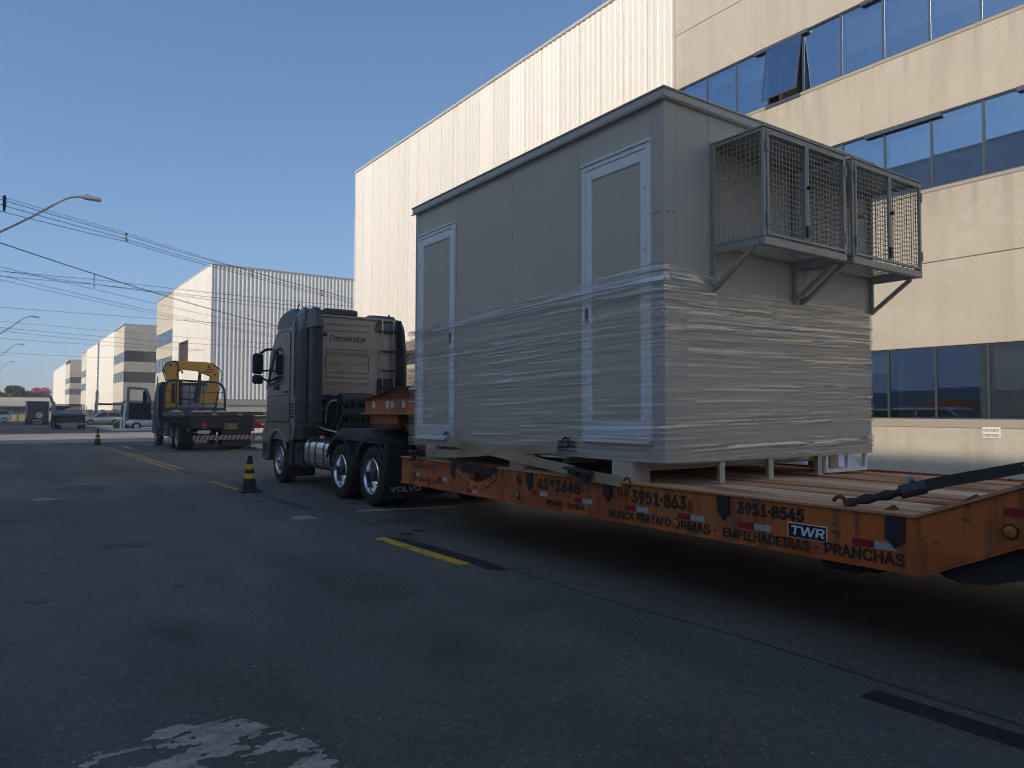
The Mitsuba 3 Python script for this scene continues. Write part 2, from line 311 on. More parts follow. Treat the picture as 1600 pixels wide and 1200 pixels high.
struct('kerb', box(8.75, 8.9 - 0.002, -70, 42.5, -0.3, 0.135, 0.02), 'sill_concrete', label='kerb on the right of the street')
struct('kerb', box(7.05, 7.2 - 0.002, 62.5, 127, -0.3, 0.135, 0.02), 'sill_concrete', label='kerb beyond the cross street')
struct('forecourt', box(FX - 0.02, 60, 37.1, 69.9, -0.3, 0.05), 'pavement_concrete', label='yard between the two white factories')
def quad(pts, z0=0.0005, z1=0.0045): return prism_z(pts, z0, z1)
def mark(name, pts, m, z=0.004, lab=None): part(road, name, quad(pts, z - 0.0035, z), m, label=lab)
mark('yellow_dash', [(3.99, 8.80), (4.14, 8.80), (4.21, 6.78), (4.06, 6.78)], 'yellow_line')
mark('yellow_dash', [(3.97, 18.1), (4.11, 18.1), (4.15, 15.2), (4.01, 15.2)], 'old_yellow_line')
mark('double_line', [(3.62, 37.2), (3.75, 37.2), (4.04, 21.9), (3.91, 21.9)], 'old_yellow_line')
mark('double_line', [(3.86, 37.2), (3.99, 37.2), (4.30, 22.3), (4.17, 22.3)], 'old_yellow_line')
mark('blacked_out_dash', [(4.16, 8.72), (4.33, 8.60), (4.42, 6.82), (4.36, 6.25), (4.19, 6.44), (4.225, 6.80)], 'black_paint_road')
mark('blacked_out_dash', [(4.13, 2.36), (4.31, 2.36), (4.35, 0.2), (4.17, 0.2)], 'black_paint_road')
mark('blacked_out_dash', [(4.0, 21.7), (4.25, 21.7), (4.30, 18.3), (4.12, 18.3)], 'black_paint_road')
mark('blacked_out_dash', [(4.12, 15.0), (4.30, 15.0), (4.34, 12.1), (4.18, 12.1)], 'black_paint_road')
for x in np.arange(-0.4, 3.6, 0.85): mark('stop_dash', [(x, 43.0), (x + 0.42, 42.9), (x + 0.42, 43.25), (x, 43.35)], 'worn_white_paint')
mark('white_mark', [(4.5, 38.2), (4.75, 38.0), (4.7, 34.8), (4.5, 35.1)], 'worn_white_paint')
mark('white_mark', [(5.55, 39.8), (6.1, 38.9), (6.1, 38.5), (5.5, 39.2)], 'worn_white_paint')
mark('white_mark', [(4.82, 11.3), (4.9, 11.45), (6.5, 11.05), (6.42, 10.9)], 'worn_white_paint')
def worn(region, s, thr, seed, m, name, lab=None, step=0.02):
    poly = Polygon(region); x0, y0, x1, y1 = poly.bounds; cells = []
    xs, ys = np.arange(x0, x1, step), np.arange(y0, y1, step)
    g = np.stack(np.meshgrid(xs, ys, indexing='ij'), -1)
    f = meshkit.fbm(np.concatenate([g * s, np.zeros(g.shape[:2] + (1,))], -1), 4, seed)
    import shapely
    inner = shapely.contains_xy(poly, g[..., 0], g[..., 1]); dist = shapely.distance(poly.exterior, shapely.points(g[..., 0], g[..., 1]))
    keep = inner & (f + 0.5 * np.minimum(dist, 0.12) + 0.12 * (meshkit.noise(np.concatenate([g * 45, np.zeros(g.shape[:2] + (1,))], -1), seed + 9) - .5) > thr)
    for i, j in np.argwhere(keep): cells.append(sbox(xs[i] - step * .02, ys[j] - step * .02, xs[i] + step * 1.02, ys[j] + step * 1.02))
    if cells: part(road, name, quad(unary_union(cells).buffer(step * .5).buffer(-step * .5).simplify(step * .12)), m, label=lab)
worn([(0.35, 3.55), (0.30, 4.02), (0.62, 4.16), (1.00, 4.20), (1.12, 4.02), (1.30, 3.62), (1.36, 3.3), (1.0, 3.1)], (5.5, 12.0), 0.545, 3, 'worn_white_paint', 'worn_patch', 'flaking patch of old white paint on the asphalt', step=0.008)
worn([(-0.3, 15.6), (0.2, 16.3), (1.4, 16.25), (1.9, 15.9), (1.0, 15.55)], (1.6, 3.0), 0.60, 8, 'dusty_asphalt', 'worn_patch', step=0.06)
worn([(3.5, 10.9), (3.5, 11.3), (4.0, 11.3), (4.0, 10.9)], (2.6, 3.0), 0.5, 12, 'worn_white_paint', 'worn_patch', step=0.04)
rng = np.random.default_rng(5)
for i in range(26):                                        # small tar spots and oil marks
    x, y = rng.uniform(0.2, 5.5), rng.uniform(6.5, 22.0); a = rng.uniform(0.03, 0.09)
    t = np.linspace(0, 2 * np.pi, 11)[:-1]; rr = a * (0.6 + 0.8 * rng.random(10))
    mark('tar_spot', np.stack([x + rr * np.cos(t), y + 1.6 * rr * np.sin(t)], 1), 'black_paint_road', 0.003)
# a long tar seam along the lane joint
sx = np.linspace(1.0, 36, 60); wob = 4.42 + 0.05 * np.sin(sx * 0.7) + 0.03 * np.sin(sx * 2.3)
part(road, 'tar_seam', quad(np.vstack([np.stack([wob, sx], 1), np.stack([wob + 0.022, sx], 1)[::-1]]), 0.0, 0.0025), 'tar_line')

# ---------------------------------------------------------------- buildings
def rib_sheet(a0, a1, pitch, top, flank, h, back, plan):
    """one corrugated sheet in plan: polygon along a with ribs standing out by h; plan(a, d) -> (x, y)"""
    n = max(1, int(round((a1 - a0) / pitch))); pitch = (a1 - a0) / n; out = []
    for i in range(n):
        s = a0 + i * pitch
        out += [(s, 0), (s + (pitch - top) / 2 - flank, 0), (s + (pitch - top) / 2, h), (s + (pitch + top) / 2, h), (s + (pitch + top) / 2 + flank, 0)]
    out += [(a1, 0), (a1, -back), (a0, -back)]
    return [plan(a, d) for a, d in out]
left_plan = lambda a, d: (FX - d, a)                       # a sheet that faces -x
def gable_plan(Y): return lambda a, d: (a, Y - d)          # a sheet that faces -y
def windows_row(bld, ys, z0, z1, x=FX, glass='facade_glass', opened=(), deep=True):
    for i in range(len(ys) - 1):
        a, b = min(ys[i], ys[i + 1]), max(ys[i], ys[i + 1]); f = 0.022
        fr = cat(box(x + 0.03, x + 0.09, a, a + f, z0, z1), box(x + 0.03, x + 0.09, b - f, b, z0, z1), box(x + 0.03, x + 0.09, a + f, b - f, z0, z0 + f * 1.4), box(x + 0.03, x + 0.09, a + f, b - f, z1 - f * 1.4, z1))
        w = part(bld, 'window', fr, 'window_alu')
        pane = trimesh.Trimesh([[x + 0.055, a + f, z0 + f], [x + 0.055, b - f, z0 + f], [x + 0.055, b - f, z1 - f], [x + 0.055, a + f, z1 - f]], [[0, 2, 1], [0, 3, 2]], process=False)
        tl_ = .007 * math.sin(i * 12.9898 + z0 * 78.2); pane.vertices[2:, 0] += tl_; pane.vertices[[1, 2], 0] += .005 * math.sin(i * 4.1 + z0 * 9)
        if i in opened:
            t = math.radians(10); M = np.eye(4); M[0, 0], M[0, 2], M[2, 0], M[2, 2] = math.cos(t), math.sin(t), -math.sin(t), math.cos(t)
            pv = np.array([x - 0.01, 0, z1 - 0.03]); P = np.eye(4); P[:3, 3] = -pv; Q = np.eye(4); Q[:3, 3] = pv
            sash = cat(box(x - 0.02, x + 0.01, a - 0.005, a + 0.03, z0 + .02, z1 - .02), box(x - 0.02, x + 0.01, b - 0.03, b + 0.005, z0 + .02, z1 - .02), box(x - 0.02, x + 0.01, a, b, z0 + .02, z0 + .05), box(x - 0.02, x + 0.01, a, b, z1 - .05, z1 - .02))
            pn = pane.copy(); pn.apply_translation((-0.075, 0, 0))
            for m in (sash, pn): m.apply_transform(Q @ M @ P)
            part(w, 'open_sash', cat(sash, bar((x + .03, b - .03, z0 + .35), (x - 0.20, b - .03, z0 + .5), .015, .02)), 'window_alu', label='top-hung sash pushed outwards')
            part(w, 'pane', pn, glass)
        else: part(w, 'pane', pane, glass)

# the near white factory with its beige office front
nb = thing('factory_building', 'nearest white corrugated factory, with beige office walls and bands of blue windows on the right', 'building')
H0 = 14.62; Y0, Y1, Y2 = -52.0, 14.12, 36.95
FL = [(1.53, 3.00), (6.26, 7.78), (9.32, 10.80)]
part(nb, 'core', cat(box(FX + 4.2, 60, Y0, Y1, 0, H0 - .1), box(FX + 0.16, 60, Y1 + .02, Y2 - 0.02, 0, H0 - 0.08), box(FX + .11, FX + 4.2, Y0, Y1, 3.0, 3.4), box(FX + .11, FX + 4.2, Y0, Y1, 6.0, 6.26), box(FX + .11, FX + 4.2, Y0, Y1, 7.78, 8.2), box(FX + .11, FX + 4.2, Y0, Y1, 9.1, 9.32), box(FX + .11, FX + 4.2, Y0, Y1, 10.8, 11.3), box(FX + .11, FX + 4.2, Y0, Y1, 0.0, 0.3)), 'dark_interior')
bands = [(0.0, 1.36), (3.0, 4.725), (4.74, 6.18), (7.78, 9.24), (10.80, 12.36), (12.375, H0)]
for z0, z1 in bands:
    e = [Y1, -9.0, -30.5, Y0]
    for i in range(len(e) - 1): part(nb, 'wall_panel', box(FX, FX + 0.13, e[i + 1], e[i] - 0.012, z0, z1, 0.006), 'beige_concrete')
for z0, z1 in FL:
    part(nb, 'sill', box(FX - 0.012, FX + 0.13, Y0, Y1 - 0.012, z0 - (0.17 if z0 < 2 else 0.08), z0, 0.01), 'sill_concrete')
    ys = [13.93 - 0.966 * k for k in range(22)] + [13.93 - 0.966 * (21 + 4 * k) for k in range(1, 12)]
    part(nb, 'wall_end', box(FX + 0.002, FX + 0.13, 13.95, Y1 - 0.012, z0, z1), 'beige_concrete')
    windows_row(nb, ys, z0, z1, opened=(3,) if z0 > 9 else ())
for z, a, b in ((10.80, 11.4, 9.9), (7.78, 8.55, 6.95), (7.78, 5.6, 4.0), (10.80, 8.6, 7.7)):
    part(nb, 'window_head', box(FX - 0.03, FX + 0.05, b, a, z - 0.09, z + 0.0), 'window_alu')
part(nb, 'coping', box(FX - 0.05, FX + 0.35, Y0, Y1 + .02, H0 + .002, H0 + 0.12, 0.01), 'coping_metal')
# blinds and cross walls behind the glass
for z0, z1 in FL:
    for k in range(0, 64, 3): part(nb, 'partition', box(FX + 0.5, FX + 4.2, 13.9 - k * 0.966 - .05, 13.9 - k * 0.966 + .05, z0 - .9, z1 + .2), 'grey_wall')
for z0, z1, k, d in ((9.32, 10.8, 0, .9), (9.32, 10.8, 1, .35), (9.32, 10.8, 5, 0.95), (9.32, 10.8, 6, .95), (9.32, 10.8, 7, .95), (6.26, 7.78, 6, .8), (6.26, 7.78, 5, .8), (1.53, 3.0, 5, .5), (1.53, 3.0, 8, .9), (9.32, 10.8, 8, .4), (6.26, 7.78, 7, .3), (9.32, 10.8, 2, .6)):
    part(nb, 'blind', box(FX + 0.20, FX + 0.215, 13.93 - (k + 1) * .966 + .04, 13.93 - k * .966 - .04, z1 - d, z1), 'blind_fabric')
# white corrugated cladding, sheet by sheet
n = 22; sw = (Y2 - Y1) / n
for i in range(n):
    a0, a1 = Y1 + i * sw + 0.009, Y1 + (i + 1) * sw - 0.009
    part(nb, 'cladding_sheet', prism_z(rib_sheet(a0, a1, sw / 4 if i < 11 else sw / 3, 0.05, 0.035, 0.020 if i < 8 else (0.013 if i < 14 else 0.007), 0.10, left_plan), 4.75, H0 - 0.02), ('white_cladding', 'white_cladding_bright', 'white_cladding', 'white_cladding_dull', 'white_cladding')[(i * 7 + i // 3) % 5])
    for zz in (7.3, 9.9, 12.4):
        if zz == 9.9 or (i + int(zz)) % 2: part(nb, 'screw_row', cat(*[disc('x', (FX - 0.034, a0 + sw * (j + .5) / 4, zz + .02 * j), 0.012, 0.006, 6) for j in range(0, 4, 2)]), 'zinc', kind='stuff')
part(nb, 'corner_flashing', box(FX - 0.045, FX + .1, Y1 - 0.075, Y1 + .0, 4.75, H0), 'coping_metal')
part(nb, 'corner_flashing', box(FX - 0.045, FX + .3, Y2 - 0.0, Y2 + .06, 4.75, H0), 'white_cladding')
part(nb, 'roof_trim', box(FX - 0.06, FX + 0.4, Y1, Y2 + 0.07, H0 - 0.015, H0 + 0.10, 0.012), 'coping_metal')
part(nb, 'base_wall', box(FX + .01, FX + .15, Y1, Y2, 0, 4.30, 0.006), 'beige_concrete')
part(nb, 'canopy', box(FX - 0.9, FX + .01, 26, Y2, 4.31, 4.74, 0.02), 'grey_wall')
for y in (24.5, 17.2, 31.9): part(nb, 'lightning_rod', tube([(FX + .1, y, H0 + .1), (FX + .1, y, H0 + .75)], 0.012, 5), 'zinc')
for i in range(3): part(nb, 'rolling_gate', cat(*[box(FX - 0.02, FX + 0.008, 18 + i * 6, 22 + i * 6, 0.13 + 0.16 * k, 0.13 + 0.16 * k + 0.145, 0.008) for k in range(22)]), 'grey_wall', kind='stuff')
# its sign
sg = thing('wall_sign', 'small white sign with dark lettering on the beige wall below the ground floor windows', 'sign')
part(sg, 'plate', box(FX - 0.014, FX - 0.001, 6.00, 6.31, 1.175, 1.385, 0.002), 'sign_white')
for s, z in (('EXCLUSIVO', 1.30), ('DIRETORIA', 1.205)): part(sg, 'lettering', side_text(s, 6.29, 6.025, z, 0.048, FX - 0.0145, depth=0.002), 'print_dark')

# the second white factory: a corrugated gable that faces us, then its long side
mb = thing('factory_building', 'white factory with a striped corrugated gable wall behind the trucks', 'building')
G0, G1, GH = 70.2, 99.0, 15.1
part(mb, 'core', cat(box(FX + .12, 60, G0 + .12, 88.6, 0, GH - .08), box(FX + 3, 60, 88.6, G1 - .05, 0, GH - .08), *[box(FX + .12, FX + 3, 88.6, G1 - .05, a, b) for a, b in ((0, 1.4), (3.1, 6.2), (7.85, 9.25), (10.9, GH - .1))]), 'dark_interior')
gx = np.linspace(FX + 0.06, 42, 25)
for a0, a1 in zip(gx[:-1], gx[1:]): part(mb, 'cladding_sheet', prism_z(rib_sheet(a0 + .002, a1 - .002, 0.36, 0.06, 0.12, 0.062, 0.05, gable_plan(G0)), 2.72, GH), 'white_cladding')
part(mb, 'base_wall', box(FX + .04, 60, G0 + 0.0, G0 + .1, 0, 2.2), 'beige_concrete')
part(mb, 'base_trim', box(FX + .02, 60, G0 - .10, G0 + .1, 2.2, 2.70), 'sill_concrete')
part(mb, 'corner_flashing', box(FX - .03, FX + .07, G0 - .09, G0 + .10, 2.7, GH + .02), 'white_cladding')
part(mb, 'coping', box(FX - .05, 42, G0 - .11, G0 + .2, GH + .002, GH + .1), 'coping_metal')
part(mb, 'coping', box(FX - .05, FX + .3, G0 + .2, G1, GH + .004, GH + .1), 'coping_metal')
sy = np.linspace(G0 + .1, 88.5, 16)
for a0, a1 in zip(sy[:-1], sy[1:]):
    zs = [(2.7, GH)] if not (80.0 < (a0 + a1) / 2 < 84.6) else [(2.7, 6.6), (8.85, GH)]
    for z0, z1 in zs: part(mb, 'cladding_sheet', prism_z(rib_sheet(a0 + .003, a1 - .003, 0.6, 0.06, 0.03, 0.008, 0.08, left_plan), z0, z1), 'white_cladding')
part(mb, 'opening_frame', cat(box(FX - .03, FX + .12, 80.0, 80.15, 6.6, 8.85), box(FX - .03, FX + .12, 84.75, 84.9, 6.6, 8.85), box(FX - .03, FX + .12, 80.15, 84.75, 6.5, 6.6), box(FX - .03, FX + .12, 80.15, 84.75, 8.85, 8.95)), 'grey_wall')
part(mb, 'base_wall', box(FX, FX + .1, G0 + .1, 88.5, 0, 2.69), 'beige_concrete')
def office_side(b, a, c, H, zb=((0, 1.5), (3.0, 4.6), (4.615, 6.2), (7.8, 9.3), (10.85, 12.4), (12.415, 15.0)), step=1.95):
    for z0, z1 in zb: part(b, 'wall_panel', box(FX - .005, FX + .12, a, c, z0, min(z1, H), 0.01), 'beige_concrete')
    m = max(2, int(round((c - a) / step)))
    for z0, z1 in ((1.5, 3.0), (6.2, 7.8), (9.3, 10.85)): windows_row(b, np.linspace(a + .05, c - .05, m + 1), z0, z1, glass='far_glass')
office_side(mb, 88.55, G1, GH)

def far_block(label, Yg, Yo, Yw, Yend, H, gcols, tail=True):
    b = thing('factory_building', label, 'building')
    part(b, 'core', cat(box(FX + .5, 60, Yg + .5, Yend - .1, 0, H - .1)), 'dark_interior')
    for z0, z1 in ((0, 1.5), (3.2, 4.6), (4.62, 6.05), (7.75, 9.35), (11.05, 12.6), (12.62, H)):
        part(b, 'wall_panel', box(FX + .125, 48, Yg - .005, Yg + .15, z0, z1, 0.01), 'beige_concrete')
    cols = np.linspace(FX + .13, 48, gcols + 1)
    for z0, z1 in ((1.5, 3.2), (6.05, 7.75), (9.35, 11.05)):
        for a, c in zip(cols[:-1], cols[1:]):
            w = part(b, 'window', cat(box(a, a + .05, Yg + .03, Yg + .1, z0, z1), box(a + .05, c, Yg + .03, Yg + .1, z0, z0 + .06), box(a + .05, c, Yg + .03, Yg + .1, z1 - .06, z1)), 'window_alu')
            part(w, 'pane', box(a + .05, c, Yg + .06, Yg + .08, z0 + .06, z1 - .06), ('pane_brown', 'pane_tan', 'pane_brown', 'far_glass', 'pane_brown')[int(a * 7 + z0) % 5])
    office_side(b, Yg, Yo, H)
    part(b, 'coping', box(FX - .05, 48, Yg - .06, Yend, H + .002, H + .1), 'coping_metal')
    ws = np.arange(Yo + .05, Yw, 3.3)
    for a0, a1 in zip(ws[:-1], ws[1:]):
        if tail and 163.5 < (a0 + a1) / 2 < 168.5: part(b, 'dark_recess', box(FX + .02, FX + .5, a0, a1, 0, H - .1), 'window_alu', label='tall dark recess in the white side'); continue
        part(b, 'cladding_sheet', prism_z(rib_sheet(a0 + .004, a1 - .004, 1.1, 0.10, 0.05, 0.008, 0.4, left_plan), 0.0, H - .02), 'white_cladding')
    if tail: office_side(b, ws[-1] + .1, Yend, H)
    return b
far_block('white factory with a shaded beige office gable and window bands, third along the street', 128.4, 141.0, 191.0, 203.0, 15.2, 12)
far_block('farthest white factory with a beige gable at the left end of the row', 240.0, 257.0, 321.0, 321.0, 15.9, 9, False)
# the factories across the street, that shade it and mirror in the windows
def opposite(label, a, c, H):
    b = thing('opposite_building', label, 'building')
    part(b, 'core', box(-60, -15.12, a, c, 0, H - .1), 'dark_interior')
    part(b, 'base_wall', box(-15.1, -15.0, a, c, 0, 3.1), 'grey_wall')
    e = np.arange(a, c + .1, 2.2)
    for s0, s1 in zip(e[:-1], e[1:]): part(b, 'cladding_sheet', prism_z(rib_sheet(s0 + .004, s1 - .004, .55, .1, .05, .04, .08, lambda q, d: (-15.02 + d, q))[::-1], 3.12, H), 'white_cladding')
    part(b, 'coping', box(-60, -14.93, a, c, H + .002, H + .12), 'coping_metal')
opposite('white corrugated factory across the street, mirrored in the office windows', -61.0, 40.5, 17.4)
opposite('white corrugated factory across the street beyond the cross street', 55.5, 120.0, 17.4)
# ---------------------------------------------------------------- wheels
def tyre_mesh(cx, cy, cz, r, w, face):
    """a tyre whose outer side looks along face (-1 or 1) on x; cx is the outer side's plane"""
    h = 0.62 * r
    pr = [(h, 0.02), (h + .02, 0.0), (r * .80, -0.004), (r * .93, 0.012), (r * .985, 0.035), (r, 0.055)]
    k = 4
    for i in range(k):
        a = 0.055 + (w - .11) * (i + .5) / k
        pr += [(r, a - .006), (r - .014, a - .005), (r - .014, a + .005), (r, a + .006)]
    pr += [(r, w - .055), (r * .985, w - .035), (r * .93, w - .012), (r * .8, w), (h, w - .02), (h, 0.02)]
    m = lathe(pr, 'x', (0, 0, 0), 44)
    v = m.vertices.copy(); f = m.faces
    if face > 0: v[:, 0] *= -1; f = f[:, ::-1]
    v += (cx, cy, cz)
    m = trimesh.Trimesh(v, f, process=False)
    if m.volume < 0: m.invert()
    return m
def flip(m, cx, face):
    if face > 0:
        v = m.vertices.copy(); v[:, 0] = 2 * cx - v[:, 0]; m = trimesh.Trimesh(v, m.faces[:, ::-1], process=False)
    return m
def wheel(parent, cx, cy, r=0.52, w=0.29, face=-1, kind='drive', dual=False, rim='chrome'):
    k = part(parent, 'wheel', tyre_mesh(cx, cy, r, r, w, face), 'rubber', 35)
    h = 0.62 * r
    if kind == 'drive':
        dish = lathe([(h, .012), (h - .012, -.004), (h - .03, .0), (h - .05, .035), (h - .062, .125), (h * .62, .155), (h * .60, .15), (h * .42, .15)], 'x', (cx, cy, r), 40)
        hub = lathe([(0, .015), (.07, .018), (.085, .03), (.09, .15), (.15, .152), (.15, .16), (0, .16)], 'x', (cx, cy, r), 24)
        nuts = [disc('x', (cx + .118, cy + .165 * math.cos(a) * r / .52, r + .165 * math.sin(a) * r / .52), .014, .035, 6) for a in np.arange(10) * 2 * np.pi / 10]
        part(k, 'rim', flip(dish, cx, face), rim, 30); part(k, 'hub', flip(hub, cx, face), 'dark_steel', 30); part(k, 'wheel_nut', flip(cat(nuts), cx, face), 'zinc', kind='stuff')
    else:
        m = manifold3d
        ring = lathe([(h, .012), (h - .012, -.004), (h - .035, .004), (h - .05, .03), (h - .07, .045), (h - .09, .04)], 'x', (cx, cy, r), 40)
        spokes = []
        for a in np.arange(10) * 2 * np.pi / 10:
            c, s = math.cos(a), math.sin(a)
            spokes.append(bar((cx + .02, cy + .10 * c, r + .10 * s), (cx + .035, cy + (h - .07) * c, r + (h - .07) * s), .052, .03, (1, 0, 0)))
        hubm = lathe([(0, -.045), (.055, -.04), (.07, -.02), (.075, .0), (.14, .012), (.145, .03), (0, .03)], 'x', (cx, cy, r), 24)
        nuts = [disc('x', (cx - .03, cy + .125 * math.cos(a), r + .125 * math.sin(a)), .016, .045, 6) for a in np.arange(10) * 2 * np.pi / 10 + .3]
        part(k, 'rim', flip(cat(ring, *spokes), cx, face), 'alloy', 30); part(k, 'hub', flip(hubm, cx, face), 'alloy', 30); part(k, 'wheel_nut', flip(cat(nuts), cx, face), 'chrome', kind='stuff')
        part(k, 'brake_drum', flip(disc('x', (cx + .06, cy, r), h - .05, .12), cx, face), 'dark_steel')
    if dual: part(k, 'inner_tyre', tyre_mesh(cx - face * (w + .04), cy, r, r, w, face), 'rubber', 35)
    return k

# ---------------------------------------------------------------- lowboy trailer
tr = thing('lowboy_trailer', 'orange lowboy trailer with black hand lettering along its side and a worn plank deck', 'trailer')
TX0, TX1 = 4.70, 8.30
side = [(9.45, .995), (8.10, .995), (7.99, .985), (7.90, .93), (7.76, .86), (7.60, .815), (7.45, .80), (7.30, .825), (7.16, .88), (7.02, .96), (6.94, .995), (2.31, .995), (1.0, 1.52), (-3.6, 1.52), (-3.6, 1.22), (0.85, 1.20), (1.75, .905), (2.27, .655), (9.45, .655)]
part(tr, 'side_beam', prism_x(side, TX0, TX0 + .03), 'orange_paint')
part(tr, 'side_beam', prism_x(side, TX1 - .03, TX1), 'orange_paint')
for a, b in (((9.46, 1.003), (8.06, 1.003)), ((6.96, 1.003), (2.30, 1.003)), ((2.31, 1.001), (1.0, 1.528))):
    part(tr, 'top_flange', bar((TX0 + .055, a[0], a[1]), (TX0 + .055, b[0], b[1]), .15, .016), 'orange_edge')
for a, b in (((9.46, .645), (2.27, .645)), ((2.27, .642), (1.75, .893)), ((1.75, .893), (.85, 1.19))):
    part(tr, 'bottom_flange', bar((TX0 + .05, a[0], a[1]), (TX0 + .05, b[0], b[1]), .14, .018), 'orange_paint')
# notch plate below the cut in the beam, with bolt holes
notch = arc([(8.06, .965), (7.9, .885), (7.6, .775), (7.45, .758), (7.28, .785), (7.05, .90)], 5)
from shapely.geometry import LineString
part(tr, 'notch_plate', prism_x(LineString(notch + (0, -.012)).buffer(.034), TX0 - .014, TX0 - .001), 'orange_paint')
part(tr, 'notch_flange', cat(*[bar((TX0 + .055, *p), (TX0 + .055, *q), .13, .012, (0, .2, 1)) for p, q in zip(notch[:-1] + (0, .022), notch[1:] + (0, .022))]), 'orange_edge')
part(tr, 'bolt', cat(*[disc('x', (TX0 - .024, y, z), .012, .010, 6) for y, z in ((7.83, .842), (7.63, .77), (7.45, .745), (7.27, .775), (7.10, .862))]), 'black_steel', kind='stuff')
part(tr, 'notch_recess', box(TX0 + .03, TX0 + .9, 7.05, 7.95, .72, .74), 'rust_red')
for y in (7.30, 7.55, 7.8): part(tr, 'coil_rib', bar((TX0 + .10, y, .76), (TX0 + .12, y + .05, .98), .16, .03), 'rust_red')
for y in (9.3, 8.6, 7.6, 6.6, 5.6, 4.6, 3.6, 2.6): part(tr, 'cross_member', box(TX0 + .031, TX1 - .031, y - .05, y + .05, .70, .93), 'rust_red')
for x in (5.7, 7.2): part(tr, 'main_beam', box(x, x + .22, -3.5, 9.5, .62, .92), 'black_steel')
# deck planks: along y, one by one
part(tr, 'deck_channel', box(TX0 + .135, TX0 + .30, 2.32, 9.3, .90, .925), 'black_steel')
rng = np.random.default_rng(11); px = TX0 + .27
edges = []
while px < TX1 - .1:
    w = rng.uniform(.28, .46); edges.append((px, min(px + w, TX1 - .032))); px += w + rng.uniform(.008, .022)
for i, (a, b) in enumerate(edges):
    dz = rng.uniform(-.012, .012); cut = 2.30 + rng.uniform(-.02, .14); j = rng.uniform(4.6, 7.6)
    for y0, y1 in ((cut, j), (j + .01, 9.3)):
        m = box(a, b, y0, y1, .93 + dz, .982 + dz, .006); v = m.vertices; v[:, 2] += .010 * np.sin(v[:, 1] * 2 + i) * (v[:, 2] > .95)
        part(tr, 'deck_plank', m, WOODS[int(rng.integers(3))])
    m = box(a, b, -.70, .70, -.026, .026, .006); c = math.atan2(.525, -1.31)
    M = np.eye(4); th = math.atan2(-.525, 1.31); M[1, 1], M[1, 2], M[2, 1], M[2, 2] = math.cos(th), -math.sin(th), math.sin(th), math.cos(th)
    m.apply_transform(M); m.apply_translation((0, 1.655 + rng.uniform(-.04, .06), 1.255 + dz)); part(tr, 'ramp_plank', m, WOODS[int(rng.integers(3))])
    part(tr, 'rear_plank', box(a, b, -3.5, .98, 1.47 + dz, 1.525 + dz, .006), WOODS[int(rng.integers(3))])
for y in (2.52, 2.02, 1.72): part(tr, 'ramp_cleat', hull([(TX0 + .09 + u, y + v, 1.0 + max(0, 2.31 - y) * .4 + w) for u, v, w in ((0, -.03, .0), (.10, -.03, .0), (0, .05, .0), (.10, .05, .0), (.02, -.01, .045), (.06, -.01, .045))]), 'rust_red')
# gooseneck
gn = [(12.12, 1.62), (12.12, 1.84), (11.43, 1.93), (10.89, 2.03), (9.6, 2.03), (9.35, 1.75), (9.35, .70), (9.85, .70), (9.9, 1.45), (10.2, 1.62)]
g = part(tr, 'gooseneck', cat(prism_x(gn, 5.30, 5.33), prism_x(gn, 7.67, 7.70), box(5.33, 7.67, 9.36, 9.40, .7, 2.0)), 'orange_paint')
part(g, 'lower_flange', cat(box(5.24, 5.40, 10.0, 12.2, 1.60, 1.618), box(7.6, 7.76, 10.0, 12.2, 1.60, 1.618)), 'orange_edge')
part(g, 'upper_flange', cat(bar((5.30, 12.15, 1.845), (5.30, 11.43, 1.94), .14, .016), bar((5.30, 11.43, 1.94), (5.30, 10.89, 2.04), .14, .016), bar((5.30, 10.89, 2.04), (5.30, 9.6, 2.04), .14, .016)), 'rust_red')
part(g, 'top_plate', cat(prism_x([(12.12, 1.835), (11.43, 1.925), (10.89, 2.025), (9.6, 2.025), (9.6, 2.01), (10.89, 2.01), (11.43, 1.91), (12.12, 1.82)], 5.37, 7.63), box(5.9, 7.1, 11.9, 13.1, 1.285, 1.6), box(5.37, 7.63, 12.09, 12.12, 1.62, 1.82)), 'rust_red')
part(g, 'lower_box', box(5.36, 7.64, 10.95, 12.05, 1.43, 1.598, .01), 'orange_paint'); part(g, 'lower_box', box(5.5, 7.5, 9.9, 10.93, 1.40, 1.598), 'rust_red')
part(g, 'wear_panel', box(5.294, 5.2985, 9.9, 11.55, 1.85, 2.0), 'rust_red')
for y in (11.75, 11.2, 11.02, 10.6): part(g, 'sticker', box(5.293, 5.2985, y - .06, y + .06, 1.70, 1.82), 'print_grey' if y != 11.02 else 'reflector_white')
for x in (5.45, 7.25): part(tr, 'neck_slope', prism_x([(9.3, .66), (9.9, .66), (10.9, 1.43), (10.4, 1.43)], x, x + .3), 'rust_red')
